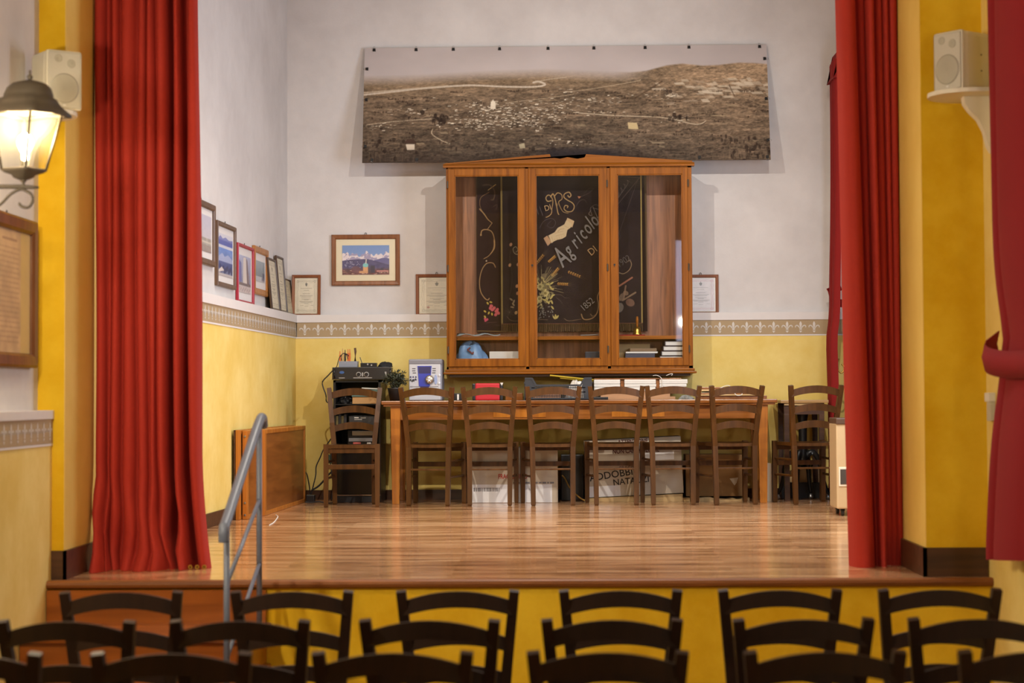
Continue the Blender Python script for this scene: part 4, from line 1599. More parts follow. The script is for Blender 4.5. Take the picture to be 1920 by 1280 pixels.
YFL = YCB - .145
fx0, fx1 = P(939, 470, YFL).x, P(1204, 470, YFL).x
fz0, fz1 = P(1050, 607, YFL).z, P(1050, 318, YFL).z
fl = thing('embroidered_flag', 'dark flag embroidered with clasped hands and gold initials, in front inside the cabinet', 'flag', (fx0, YFL, fz0))
FW, FH = fx1 - fx0, fz1 - fz0
thick(painting('cloth', front_flag(), FW, FH, M_EMB, fl, (0, 0, 0), lambda X, Z: -.004 - .010 * np.sin(X * 7.5 + .6) * (1.25 - Z / FH)), .003)
b = BM(); tube(b, [(-.03, 0, FH), (FW + .03, 0, FH)], .011, 10); obj('pole', b, M_CABX, fl, True)
b = BM()
for i in range(110):
    x = FW * (i + .5) / 110
    y = -.004 - .010 * math.sin(x * 7.5 + .6) * 1.25
    tube(b, [(x, y, 0), (x + random.uniform(-.003, .003), y, -.055 - random.uniform(0, .012))], .0022, 4)
M_FRNG = plain('old_gold_fringe', rgb(112, 88, 56), .8, vary=.3)
obj('fringe', b, M_FRNG, fl)
M_THREAD = plain('silver_thread', rgb(112, 106, 100), .7, vary=.1)
M_GTHREAD = plain('gold_thread', rgb(168, 132, 84), .6, vary=.1)


def fpos(px, py):
    q = P(px, py, YFL - .02)
    return (q.x - fx0, -.020, q.z - fz0)


a_ = R(-42)
# letters follow a rising diagonal
for ch, px, py, sz in (('A', 1055, 502, .235), ('g', 1069, 482, .175), ('r', 1081, 467, .165), ('i', 1089, 457, .165), ('c', 1095, 450, .165), ('o', 1103, 440, .165), ('l', 1112, 430, .175), ('o', 1116, 425, .165)):
    text('lettering', ch, sz, M_THREAD, fl, fpos(px, py), (R(90), R(-35), 0), sx=.56, bold=.002)
for s_, px, py, an, sz in (('DI', 1022, 396, -16, .055), ('DI', 1108, 480, -38, .07)):
    text('lettering', s_, sz * 1.15, M_GTHREAD, fl, fpos(px, py), (R(90), R(an), 0), sx=.9)
text('lettering', '1852', .075, M_THREAD, fl, fpos(1094, 584), (R(90), R(-40), 0), sx=.8)
text('lettering', '1902', .075, plain('dim_thread', rgb(84, 74, 66), .7), fl, fpos(1160, 502), (R(90), R(-32), 0), sx=.8)

# things lying in the cabinet
YIN = 15.66
q = P(1195, 627, YIN)
bl = thing('hand_bell', 'small brass hand bell with upright handle on the cabinet shelf', 'bell', (q.x, YIN, ZSH + .028))
b = BM(); lathe(b, [(.036, 0), (.037, .004), (.031, .016), (.028, .040), (.024, .056), (.010, .064), (.006, .066)], n=24); obj('bell_cup', b, M_BRASS, bl, True)
b = BM(); lathe(b, [(.006, .064), (.010, .068), (.007, .078), (.010, .10), (.011, .118), (.009, .140), (.006, .146)], n=14); obj('handle', b, M_CABX, bl, True)
q = P(1180, 629, YIN)
b = BM(); box2(b, (-.17, -.07, 0), (.12, .06, .008), .002); o = obj('red_folder', b, M_CRIM, loc=(q.x, YIN - .02, ZSH + .0285)); tag(o, 'flat red folder lying on the cabinet shelf beneath the bell', 'folder')
bl.location.z += .0085


def crumple(b, cx, cy, cz, rx, ry, rz, seed, n=22, m=14, amp=.12, flat=True):
    rs = np.random.RandomState(seed)
    ph = rs.rand(12) * 6.28
    rows_ = []
    for i in range(m + 1):
        th = math.pi * i / m * (0.5 if flat else 1)
        row = []
        for j in range(n):
            a = 2 * math.pi * j / n
            r = 1 + amp * (math.sin(3 * a + ph[0] + th * 2) + .6 * math.sin(5 * a + ph[1] - th * 3) + .5 * math.sin(8 * a + ph[2] + th * 5)) * .5
            row.append(b.verts.new((cx + rx * r * math.sin(th) * math.cos(a), cy + ry * r * math.sin(th) * math.sin(a), cz + rz * r * math.cos(th))))
        rows_.append(row)
    for i in range(m):
        for j in range(n):
            b.faces.new((rows_[i][j], rows_[i][(j + 1) % n], rows_[i + 1][(j + 1) % n], rows_[i + 1][j]))
    b.faces.new(rows_[-1][::-1])
    bmesh.ops.remove_doubles(b, verts=b.verts, dist=1e-5)


ZFL = CZ0 + tk
M_BLUE = plain('blue_plastic_bag', rgb(120, 160, 206), .35, vary=.15, scale=14, bump=.6)
q = P(882, 660, YIN - .02)
bg = thing('plastic_bag', 'light blue knotted plastic bag on the cabinet floor behind the left door', 'bag', (q.x, YIN - .02, ZFL))
b = BM(); crumple(b, .012, 0, .0, .13, .07, .185, 3, amp=.22); obj('bag', b, M_BLUE, bg, True)
b = BM(); tube(b, catmull([(.0, -.045, .150), (-.02, -.056, .132), (.0, -.066, .118), (.02, -.074, .10), (.025, -.07, .116)], 5), .006, 6); obj('knot_string', b, plain('dull_red_string', rgb(120, 62, 62), .7), bg, True)
q = P(944, 668, YIN)
b = BM(); box2(b, (-.11, -.02, 0), (.12, .10, .120), .004); o = obj('cardboard_box', b, M_PAPER, loc=(q.x, YIN, ZFL)); tag(o, 'low pale box with curling paper on the cabinet floor, right of the blue bag', 'box')
q = P(905, 630, YIN)
b = BM()
ring = []
for i in range(15):
    s = i / 14
    ring.append([b.verts.new((-.20 + .34 * s, -.05, .004 + .016 * math.sin(s * 7) ** 2)), b.verts.new((-.20 + .34 * s, .05, .012 + .018 * math.sin(s * 6 + 1) ** 2))])
for i in range(14):
    b.faces.new((ring[i][0], ring[i + 1][0], ring[i + 1][1], ring[i][1]))
o = thick(obj('folded_cloth', b, plain('pale_blue_cloth', rgb(150, 166, 172), .8), loc=(q.x - .0, YIN - .05, ZSH + .030), smooth=True), .004); tag(o, 'limp pale cloth lying along the left end of the cabinet shelf', 'cloth')
q = P(1110, 667, YIN)
b = BM(); box2(b, (-.055, -.03, 0), (.07, .06, .115), .006); o = obj('spectacle_case', b, plain('navy_case', rgb(34, 38, 52), .5), loc=(q.x, YIN, ZFL)); tag(o, 'small dark navy case on the cabinet floor behind the middle door', 'case')
q = P(1105, 622, YIN)
b = BM(); tube(b, [(-.07, 0, .008), (.065, 0, .012)], .005, 8); o = obj('highlight_bar', b, M_STEEL, loc=(q.x, YIN - .03, ZSH + .027)); tag(o, 'short bright metal rod standing in for a highlight on the cabinet shelf below the flag', 'rod')  # steel bar modelled in place of a bright highlight
# books and papers behind the right door
q = P(1202, 668, YIN)
z = ZFL
for i, (wd, dp, h, col, lab) in enumerate(((.23, .12, .098, (70, 70, 84), 'grey-blue folder at the bottom of the paper pile behind the right cabinet door'),
                                          (.25, .13, .014, (226, 222, 214), 'white paper sheaf on the paper pile behind the right cabinet door'),
                                          (.21, .12, .026, (128, 104, 76), 'brown envelope topmost on the paper pile behind the right cabinet door'))):
    b = BM(); box2(b, (-wd / 2, -dp / 2, 0), (wd / 2, dp / 2, h - .001), .002)
    o = obj('document_folder', b, plain('folder_%d' % i, rgb(*col), .7), loc=(q.x + .01 * i - .01, YIN - .0, z)); o.rotation_euler = (0, 0, R(3 * i)); tag(o, lab, 'folder', 'papers in the cabinet'); z += h
q = P(1195, 655, YIN + .09)
b = BM(); box2(b, (-.20, -.02, 0), (.10, .05, .175), .004); o = obj('cardboard_box', b, plain('tan_box', rgb(180, 150, 104), .7), loc=(q.x, YIN + .09, ZFL)); tag(o, 'tan box behind the paper pile in the right of the cabinet', 'box')
q = P(1258, 668, YIN)
z = ZFL
for i in range(5):
    bk = thing('bound_book', ('lowest', 'second lowest', 'middle', 'second highest', 'topmost')[i] + ' dark bound book in the tilted stack at the right of the cabinet floor', 'book', (q.x + .012 * i - .01, YIN - .02, z + .001), R(-3 + 2 * i), 'bound books in the cabinet')
    b = BM(); box2(b, (-.095, -.055, 0), (.085, .08, .004)); box2(b, (-.095, -.055, .033), (.085, .08, .037)); box2(b, (-.095, -.055, 0), (-.090, .08, .037)); obj('cover', b, plain('dark_binding', rgb(52, 30, 30), .5), bk)
    b = BM(); box2(b, (-.088, -.050, .004), (.082, .075, .033)); obj('page_block', b, M_PAPER, bk)
    z += .0385

# ------------------------------------------------------------------ framed pictures
M_PIC = painted('picture_print', .5, .3)


def certificate(seed, border=(150, 140, 120), paper=(214, 204, 180), seal=None, crest=True, heading=None):
    c = Canvas(120, 170, paper)
    n = fnoise(170, 120, 8, 6, seed, 4)
    c.a *= (.95 + .1 * n)[..., None]
    rs = np.random.RandomState(seed)
    for k, al in ((8, .55), (13, .4), (16, .55)):
        for (p0, p1) in (((k, k), (119 - k, k)), ((119 - k, k), (119 - k, 169 - k)), ((119 - k, 169 - k), (k, 169 - k)), ((k, 169 - k), (k, k))):
            q = [(p0[0] + (p1[0] - p0[0]) * t + rs.uniform(-1.4, 1.4), p0[1] + (p1[1] - p0[1]) * t + rs.uniform(-1.4, 1.4)) for t in np.linspace(0, 1, 16)]
            c.line(q, 1.6, border, al)
    for (x, y) in ((14, 14), (106, 14), (14, 156), (106, 156)):
        for an in np.linspace(0, 5.5, 7):
            c.ell(x + 5 * math.cos(an), y + 5 * math.sin(an), 3, 2, border, an, .4)
    if crest:
        c.ell(60, 30, 5, 8, (70, 66, 58), 0, .8)
        c.ell(60, 26, 7, 3, (90, 84, 72), 0, .6)
        c.line([(60, 18), (60, 24)], 1.6, (70, 66, 58), .8)
    for y, hw, al in ((48, 30, .45), (58, 14, .4), (74, 20, .55), (84, 34, .6), (90, 26, .55), (100, 24, .6), (104, 12, .6), (112, 36, .6), (117, 28, .55), (122, 10, .5), (134, 9, .4)):
        x = 60 - hw
        while x < 60 + hw:
            ww = rs.uniform(2, 6)
            c.line([(x, y), (min(60 + hw, x + ww), y)], 1.7, (78, 72, 62), al)
            x += ww + 1.3
    c.line([(28, 132), (46, 131)], 1.4, (78, 72, 62), .5)
    c.line([(84, 131), (98, 131)], 1.4, (78, 72, 62), .5)
    if seal:
        c.ell(30, 141, 5, 5, seal, 0, .6)
    return c


def mountain_photo():
    c = Canvas(132, 96, (120, 150, 200))
    c.a += (np.linspace(-14, 24, 96))[:, None, None] * np.array((1.0, .7, .3))
    n = fnoise(96, 132, 12, 16, 3, 4)
    xs = np.arange(132)
    ridge = 34 - 10 * np.abs(np.sin(xs * .062 + .4)) - 4 * np.sin(xs * .21) - 3 * np.sin(xs * .47 + 1)
    m = np.clip((c.yy - ridge[None, :]), 0, 1)
    snow = np.where((n > .5)[..., None], np.array((226, 214, 216.0)), np.array((160, 150, 180.0)))
    c.a += m[..., None] * (snow - c.a)
    hill = 47 + 3 * np.sin(xs * .04 + 2.4) + 12 * np.clip((xs - 70) / 60, 0, 1) ** 1.3 - np.clip(6 - xs * .1, 0, 6) * 0
    m = np.clip(c.yy - hill[None, :], 0, 1)
    c.a += m[..., None] * (np.array((66, 58, 104.0)) + (n[..., None] - .5) * 40 - c.a)
    m2 = np.clip(c.yy - (50 - 10 * np.exp(-((xs - 118) / 22.0) ** 2))[None, :], 0, 1) * (xs > 84)[None, :] * (1 - np.clip(c.yy - hill[None, :], 0, 1))
    c.a += m2[..., None] * (np.array((92, 88, 140.0)) - c.a)
    rs = np.random.RandomState(2)
    m = np.clip((c.yy - 72) / 10, 0, 1)
    c.a += m[..., None] * (np.array((104, 52, 50.0)) + (n[..., None] - .5) * 90 - c.a)
    for _ in range(30):
        c.ell(rs.uniform(2, 50), rs.uniform(52, 72), 1.3, 1, (196, 190, 206), 0, .8)
    for _ in range(90):
        c.rect(*(lambda x, y: (x, y, x + rs.uniform(2, 8), y + 1.5))(rs.uniform(0, 130), rs.uniform(80, 95)), [(200, 160, 130), (120, 50, 40), (70, 44, 52), (220, 190, 160)][rs.randint(4)], .8)
    c.ell(38, 78, 13, 11, (112, 62, 70), 0, .7)
    c.rect(58, 68, 72, 90, (216, 160, 106)); c.ell(65, 64, 7.5, 7, (120, 190, 190)); c.rect(58, 64, 72, 69, (130, 196, 190)); c.rect(47, 83, 72, 90, (206, 150, 100))
    c.line([(67, 46), (66, 58)], 3, (216, 206, 190), 1, 5)
    c.rect(72, 72, 78, 90, (70, 48, 60)); c.rect(79, 66, 91, 89, (44, 32, 58))
    c.poly([(104, 80), (110, 72), (116, 80)], (36, 34, 56)); c.rect(96, 81, 128, 86, (196, 130, 120))
    return c


def left_photo(kind):
    c = Canvas(60, 80, (190, 194, 206))
    n = fnoise(80, 60, 10, 8, 40 + kind, 4)[..., None]
    t = (c.yy / 80)[..., None]
    if kind == 0:      # pale shore
        c.a = np.array((192, 190, 206.0)) * (1 - t) + np.array((206, 200, 202.0)) * t + (n - .5) * 14
        m = np.clip((c.yy - 48) / 2, 0, 1)[..., None]
        c.a += m * (np.array((170, 164, 156.0)) + (n - .5) * 50 - c.a)
        c.rect(0, 56, 60, 60, (214, 206, 190), .7)
        c.rect(0, 64, 60, 80, (146, 130, 124), .6)
        c.line([(24, 30), (26, 48)], 1, (130, 120, 120), .6)
    elif kind == 1:    # blue mountains in two strips
        c.a = np.array((206, 206, 218.0)) + (n - .5) * 10
        c.rect(0, 10, 60, 21, (84, 96, 170)); c.poly([(0, 10), (8, 4), (18, 9), (30, 5), (44, 9), (60, 7), (60, 12), (0, 12)], (120, 128, 186))
        m = np.clip((c.yy - 26), 0, 1)[..., None]
        c.a += m * (np.array((92, 132, 204.0)) * (1 - t) * 1.2 + np.array((150, 160, 200.0)) * t * .7 + (n - .5) * 30 - c.a)
        c.poly([(0, 44), (16, 36), (26, 42), (40, 37), (60, 45), (60, 54), (0, 54)], (176, 182, 214), .8)
        c.rect(0, 52, 60, 66, (62, 74, 130), .85)
        for i in range(16):
            c.ell(8 + i * 3.4, 62 + (i * 7 % 9), 3, 5, (44, 48, 92), 0, .8)
        c.poly([(0, 70), (14, 62), (24, 68), (0, 74)], (214, 204, 200))
        c.rect(0, 74, 60, 80, (206, 196, 190), .8)
    elif kind == 2:    # pale tower
        c.a = np.array((176, 180, 206.0)) * (1 - t * .3) + (n - .5) * 16
        c.poly([(22, 4), (34, 2), (40, 60), (20, 60)], (214, 204, 196))
        c.poly([(36, 4), (42, 8), (52, 62), (40, 62)], (130, 112, 116))
        c.poly([(0, 10), (12, 16), (14, 56), (0, 58)], (110, 112, 164))
        c.rect(0, 58, 60, 64, (120, 104, 104)); c.rect(0, 64, 60, 80, (196, 184, 182))
        for i in range(14):
            c.ell(4 + i * 4, 68 + (i * 5 % 8), 1.6, 2.6, (150, 130, 132), 0, .7)
    else:              # hazy water
        c.a = np.array((160, 172, 180.0)) * (1 - t * .25) + (n - .5) * 14
        c.rect(0, 60, 60, 80, (206, 206, 210), .8)
        c.rect(44, 44, 60, 70, (70, 76, 104), .7)
        c.rect(38, 62, 60, 76, (120, 116, 130), .6)
    return c


def frame(name, label, cat, W, H, fw, dp, mat, cv, mat_w, loc, rotz, tilt=0.0, mat_c=None, group=None, hook=True):
    t = thing(name, label, cat, loc, 0, group, rot=(-tilt, 0, rotz))
    b = BM()
    o_ = [(-W / 2, 0), (W / 2, 0), (W / 2, H), (-W / 2, H)]
    i_ = [(-W / 2 + fw, fw), (W / 2 - fw, fw), (W / 2 - fw, H - fw), (-W / 2 + fw, H - fw)]
    prof = [(0.0, 0.0), (0.0, -dp * .8), (.18, -dp), (.8, -dp * .9), (1.0, -dp * .55), (1.0, 0.0)]
    rg = []
    for s, y in prof:
        rg.append([b.verts.new((a[0] + (c[0] - a[0]) * s, y, a[1] + (c[1] - a[1]) * s)) for a, c in zip(o_, i_)])
    for k in range(len(prof)):
        k2 = (k + 1) % len(prof)
        for j in range(4):
            b.faces.new((rg[k][j], rg[k][(j + 1) % 4], rg[k2][(j + 1) % 4], rg[k2][j]))
    obj('moulding', b, mat, t)
    w2, h2 = W - 2 * fw, H - 2 * fw
    if mat_w:
        b = BM(); box2(b, (-w2 / 2, -.004, fw), (w2 / 2, -.001, H - fw)); obj('mount_board', b, mat_c or M_MOUNT, t)
    thick(painting('picture', cv, w2 - 2 * mat_w, h2 - 2 * mat_w, M_PIC, t, (-w2 / 2 + mat_w, -.0065, fw + mat_w)), .001)
    b = BM(); box2(b, (-w2 / 2, -.0115, fw), (w2 / 2, -.010, H - fw)); obj('pane', b, M_FGLASS, t)
    b = BM(); box2(b, (-W / 2 + .004, -.0005, .004), (W / 2 - .004, .0035, H - .004)); obj('backing', b, M_KRAFT, t)
    if hook:
        b = BM(); tube(b, catmull([(-.006, -.003, H), (-.007, -.004, H + .010), (0, -.004, H + .016), (.007, -.004, H + .010), (.006, -.003, H)], 4), .0018, 6); obj('hanger', b, M_IRON, t, True)
    return t


M_MOUNT = plain('cream_mount', rgb(228, 216, 184), .8, vary=.02, spec=.2)
M_WMOUNT = plain('white_mount', rgb(226, 222, 220), .8, vary=.02, spec=.2)
M_FR = wood('walnut_frame', rgb(112, 66, 34), rgb(146, 92, 52), 'Z', 10, 12, .4)
M_FRD = wood('dark_frame', rgb(58, 40, 30), rgb(82, 58, 42), 'Z', 10, 12, .4)
M_FRT = wood('taupe_frame', rgb(82, 58, 42), rgb(106, 78, 56), 'Z', 10, 12, .45)
M_FRH = wood('honey_frame', rgb(150, 96, 46), rgb(180, 122, 64), 'Z', 10, 12, .4)
M_FRR = plain('crimson_frame', rgb(158, 36, 52), .4, vary=.06)
M_FRC = wood('chestnut_frame', rgb(112, 60, 28), rgb(138, 78, 40), 'Z', 10, 12, .4)


def wall_frame(label, x0, x1, y0, y1, fw, mat, cv, mw, cat='picture', name='picture_frame', group=None, mat_c=None, Y=YUP, tilt=0.0, hook=True, dz=0):
    a, c = P(x0, (y0 + y1) / 2, Y), P(x1, (y0 + y1) / 2, Y)
    zt, zb = P((x0 + x1) / 2, y0, Y).z, P((x0 + x1) / 2, y1, Y).z + dz
    return frame(name, label, cat, c.x - a.x, zt - zb, fw, .022, mat, cv, mw, ((a.x + c.x) / 2, Y - .005, zb), 0, tilt, mat_c, group, hook)


wall_frame('walnut framed photo of snowy mountains behind a domed church on the back wall', 622, 750, 440, 535, .036, M_FR, mountain_photo(), .050)
GC = 'framed certificates along the back wall'
wall_frame('chestnut framed certificate on the ledge in the left corner of the back wall', 547, 601, 515, 594, .024, M_FRC, certificate(3), .004, 'certificate', 'certificate_frame', GC, Y=YB + .035, tilt=0.085, hook=False)
wall_frame('chestnut framed certificate on the back wall half hidden behind the left side of the cabinet', 780, 858, 514, 594, .026, M_FRC, certificate(5, seal=(150, 70, 60)), .004, 'certificate', 'certificate_frame', GC)
wall_frame('framed certificate with pinkish border half hidden behind the right side of the cabinet', 1280, 1347, 515, 590, .024, M_FRC, certificate(8, (190, 140, 140), (214, 206, 202)), .004, 'certificate', 'certificate_frame', GC)

RL = R(90) - math.atan(LB)
GL = 'framed photos hanging on the left stage wall'


def left_frame(label, xa, xb, ta, tb, ba, bb_, fw, mat, kind, mw, mat_c=None, group=GL):
    off = -LEDGE
    A, C = PL(xa, (ta + ba) / 2, off), PL(xb, (tb + bb_) / 2, off)
    zt = (PL(xa, ta, off).z + PL(xb, tb, off).z) / 2
    zb = (PL(xa, ba, off).z + PL(xb, bb_, off).z) / 2
    Wd = math.hypot(C.x - A.x, C.y - A.y)
    m = (A + C) / 2
    return frame('picture_frame', label, 'picture', Wd, zt - zb, fw, .022, mat, left_photo(kind), mw, (m.x + .004, m.y, zb), RL, 0, mat_c, group)


left_frame('taupe framed pale seaside photo half hidden by the left red stage curtain', 350, 398, 365, 385, 486, 501, .040, M_FRT, 0, .045, M_WMOUNT)
left_frame('grey-brown framed photo of blue mountains, tallest on the left stage wall', 402, 437, 413, 426, 535, 543, .030, M_FRT, 1, .045, M_WMOUNT)
left_frame('crimson framed photo of a pale tower on the left stage wall', 441, 471, 454, 466, 566, 573, .022, M_FRR, 2, .055, M_WMOUNT)
left_frame('honey wood framed photo of hazy water on the left stage wall', 472, 498, 459, 470, 550, 557, .046, M_FRH, 3, .055, M_WMOUNT)

GV = 'frames leaning on the left wall ledge'


def ledge_frame(label, pa, pb, Ht, fw, mat, cv):
    # stands on the ledge with its head against the upper wall
    qa, qb = PL(pa, 560, -.055), PL(pb, 560, -.055)
    q = (qa + qb) / 2
    Wd = math.hypot(qb.x - qa.x, qb.y - qa.y)
    tilt = math.atan2(LEDGE - .042, Ht)
    nx, ny = math.cos(math.atan(LB)), -math.sin(math.atan(LB))
    return frame('certificate_frame', label, 'certificate', Wd, Ht, fw, .016, mat, cv, .004, (xleft(q.y, -.030), q.y, Z_LT + .001), RL, tilt, None, GV, False)


ledge_frame('dark framed document leaning on the left ledge, leftmost of the three', 502, 517, .40, .016, M_FRD, certificate(11))
ledge_frame('taller dark framed document leaning on the left ledge, the middle of the three', 518, 531, .44, .016, M_FRD, certificate(12))
ledge_frame('small thin framed document leaning on the left ledge, nearest the corner', 530, 545, .285, .010, M_FRD, certificate(14, paper=(196, 182, 150)))

# large frame on the hall wall below the lantern
Aq = PX(70, 550, XHL + .03)
zt, zb = PX(70, 417, XHL + .03).z, PX(70, 690, XHL + .03).z
c = Canvas(150, 150, (196, 164, 118))
n = fnoise(150, 150, 8, 8, 55, 5)
c.a *= (.86 + .28 * n)[..., None]
c.rect(118, 0, 150, 150, (206, 176, 92), .7)
rs = np.random.RandomState(9)
for i in range(20):
    y = 22 + i * 6
    x = 12
    while x < 112:
        wd = rs.uniform(4, 12)
        c.line([(x, y), (min(112, x + wd), y)], 1.4, (130, 104, 72), .45)
        x += wd + 3
c.line([(60, 12), (104, 12)], 3, (120, 90, 60), .5)
Wd = .86
hf = frame('picture_frame', 'large dark wood framed yellowed document on the left hall wall below the lantern', 'picture', Wd, zt - zb, .062, .030, wood('hall_frame_wood', rgb(84, 48, 22), rgb(116, 70, 34), 'Z', 8, 12, .35), c, .0, (XHL + .006, Aq.y - Wd / 2, zb), R(90))

# ------------------------------------------------------------------ long table and its load
ZT_ = ZS + .785
XT0, XT1 = P(715, 750, 15.12).x, P(1457, 748, 15.12).x
YT0, YT1 = 15.10, 15.82
tb = thing('long_table', 'long honey-coloured wooden table against the back wall under the cabinet', 'table', ((XT0 + XT1) / 2, 15.46, ZS))
hx = (XT1 - XT0) / 2
b = BM(); box2(b, (-hx, -.36, .757), (hx, .36, .785), .006); box2(b, (-hx + .015, -.345, .742), (hx - .015, .345, .757), .003); obj('tabletop', b, M_OAKX, tb)
b = BM()
box2(b, (-hx + .07, -.30, .64), (hx - .07, -.275, .742)); box2(b, (-hx + .07, .275, .64), (hx - .07, .30, .742)); box2(b, (-hx + .07, -.30, .64), (-hx + .095, .30, .742)); box2(b, (hx - .095, -.30, .64), (hx - .07, .30, .742))
obj('apron', b, M_OAKX, tb)
for sx in (-1, 1):
    for sy in (-1, 1):
        b = BM(); box(b, (sx * (hx - .105), sy * .285, .371), (.054, .054, .742), .003, taper=(1.4, 1.3)); obj('leg', b, M_OAK, tb)
for x in (-.45, .45):
    b = BM(); box2(b, (x - .2, -.306, .655), (x + .2, -.299, .73), .002); o = obj('drawer_front', b, M_OAK, tb)

ZTT = ZT_ + .0005


def on_table(px, Y):
    return P(px, 745, Y).x


# compact stereo
x0, x1 = P(766, 700, 15.35).x, P(829, 700, 15.35).x
sz = P(798, 673, 15.35).z - ZT_
Ws = x1 - x0
sr = thing('compact_stereo', 'silver compact stereo with blue display and round knob on the table', 'stereo', ((x0 + x1) / 2, 15.35, ZTT))
M_SILV = plain('silver_plastic', rgb(196, 198, 206), .35, .2, vary=.03)
M_SILVD = plain('grey_stereo_body', rgb(128, 128, 136), .4, .1, vary=.05)
M_BLUEP = plain('blue_display', rgb(40, 54, 168), .2, vary=.12, scale=30)
M_DKBLUE = plain('dark_blue_plastic', rgb(34, 30, 92), .25, vary=.1)
b = BM(); box2(b, (-Ws / 2, .012, 0), (Ws / 2, .30, sz), .012); obj('body', b, M_SILVD, sr)
b = BM(); box2(b, (-Ws / 2 + .004, -.004, 0.004), (Ws / 2 - .012, .014, sz - .035), .006); obj('front_panel', b, M_SILV, sr)
b = BM(); box2(b, (-Ws / 2 + .002, -.008, sz - .040), (Ws / 2 - .002, .02, sz - .004), .006); obj('top_lip', b, M_SILVD, sr)
f = lambda px, py: ((px - 797.5) / 63 * Ws, sz * (1 - (py - 673) / 78))
b = BM(); prism(b, [f(783, 686), f(809.5, 686), f(806, 724), f(785.5, 724)], -.010, -.002); obj('display_panel', b, M_BLUEP, sr)
b = BM(); prism(b, [f(784.5, 687.5), f(808, 687.5), f(807, 700), f(785, 700)], -.0115, -.009); obj('display_window', b, M_DKBLUE, sr)
b = BM(); prism(b, [f(787, 724), f(805, 724), f(803, 728), f(789, 728)], -.008, -.002); obj('tape_lip', b, M_DKBLUE, sr)
q = f(805.5, 711.5)
b = BM(); lathe(b, [(.0, .034), (.020, .034), (.028, .030), (.034, .020), (.036, 0)], (q[0], -.004, q[1]), 24, 'Y'); kb = obj('volume_knob', b, plain('champagne_metal', rgb(190, 178, 160), .25, .8), sr, True)
for i in range(6):
    a = i * math.pi / 3
    b = BM(); box(b, (q[0] + .015 * math.cos(a), -.040, q[1] + .015 * math.sin(a)), (.018, .004, .006), rot=Matrix.Rotation(-a, 4, 'Y')); obj('spoke', b, M_SILV, kb)
q = f(817, 711.5)
b = BM(); prism(b, [(q[0] + .012 * math.cos(t), q[1] + .038 * math.sin(t)) for t in np.linspace(0, 6.0, 14)], -.010, -.003); obj('rocker', b, plain('pale_blue_plastic', rgb(150, 166, 206), .35), sr)
for (px, py) in [(770 + i * 4.9, 706.5 + j * 5) for i in range(3) for j in range(2)]:
    q = f(px, py); b = BM(); box(b, (q[0], -.006, q[1]), (.011, .006, .011), .001); obj('button', b, M_DKBLUE, sr)
for (px, py) in [(776, 691), (776, 695), (777, 699), (814, 691), (814, 695), (813.5, 699)]:
    q = f(px, py); b = BM(); box(b, (q[0], -.0045, q[1]), (.026, .002, .006)); obj('caption', b, plain('dark_caption', rgb(60, 56, 60), .6), sr)
for (px, py) in [(823.5, 704), (823, 719)]:
    q = f(px, py); b = BM(); lathe(b, [(.006, .006), (.011, .004), (.011, 0)], (q[0], -.003, q[1]), 14, 'Y'); obj('jack', b, M_SILV, sr)
b = BM(); prism(b, [f(769, 725.5), f(786, 725.5), f(788, 724.2), f(769, 724.2)], -.0055, -.003); prism(b, [f(805, 725.5), f(822, 725.5), f(822, 724.2), f(804, 724.2)], -.0055, -.003); obj('seam', b, M_SILVD, sr)

# potted plant with thin leaves
px_ = on_table(741, 15.25)
pp = thing('potted_plant', 'small artificial plant with thin dark leaves in a black pot, left of the stereo', 'plant', (px_, 15.25, ZTT))
b = BM(); lathe(b, [(.040, 0), (.058, .09), (.062, .10), (.054, .10), (.050, .085), (.0, .085)], n=20); obj('pot', b, M_BLACK, pp, True)
rs = np.random.RandomState(12)
b = BM(); b2 = BM()
for i in range(34):
    a, L_ = rs.uniform(0, 6.28), rs.uniform(.08, .165)
    lean = rs.uniform(.2, 1.0)
    base = Vector((rs.uniform(-.02, .02), rs.uniform(-.02, .02), .085))
    tip = base + Vector((math.cos(a) * L_ * lean, math.sin(a) * L_ * lean * .6, L_ * (1.1 - lean * .7)))
    mid = (base + tip) / 2 + Vector((0, 0, .03))
    q = catmull([base, mid, tip], 5)
    tube(b2, q, .0018, 4)
    for k in range(2, len(q)):
        for _ in range(2):
            d = Vector((rs.uniform(-1, 1), rs.uniform(-1, 1), rs.uniform(-.4, 1))).normalized()
            s = d.cross(Vector((rs.uniform(-1, 1), rs.uniform(-1, 1), rs.uniform(-1, 1)))).normalized() * .0055
            L2 = rs.uniform(.022, .042)
            v = [b.verts.new(q[k]), b.verts.new(q[k] + d * L2 * .5 + s), b.verts.new(q[k] + d * L2), b.verts.new(q[k] + d * L2 * .5 - s)]
            b.faces.new(v)
o = thick(obj('foliage', b, plain('dark_leaf', rgb(62, 66, 48), .5, vary=.5, scale=60), pp), .0008)
obj('stems', b2, plain('dark_stem', rgb(66, 60, 40), .6), pp)

# small black box, red case, crate
x = on_table(860, 15.3)
t = thing('small_box', 'small black box with a white stripe on the table, right of the stereo', 'box', (x, 15.3, ZTT))
b = BM(); box2(b, (-.036, 0, 0), (.03, .05, .055), .003); obj('body', b, M_BLACK, t)
b = BM(); box2(b, (-.012, -.0015, .004), (.002, .001, .048)); obj('stripe', b, M_PAPER, t)
x = on_table(914, 15.35)
t = thing('red_case', 'red cloth case with black corners standing on the table', 'case', (x, 15.35, ZTT))
M_REDC = plain('red_case_cloth', rgb(196, 32, 44), .6, vary=.08, scale=40)
b = BM(); box2(b, (-.095, 0, 0), (.095, .16, .132), .012); obj('body', b, M_REDC, t)
b = BM(); box2(b, (-.118, .004, 0), (-.093, .15, .130), .008); obj('end_cap', b, M_BLACK, t)
b = BM(); box2(b, (.093, .004, .0), (.118, .15, .125), .008); obj('end_cap', b, M_BLACK, t)
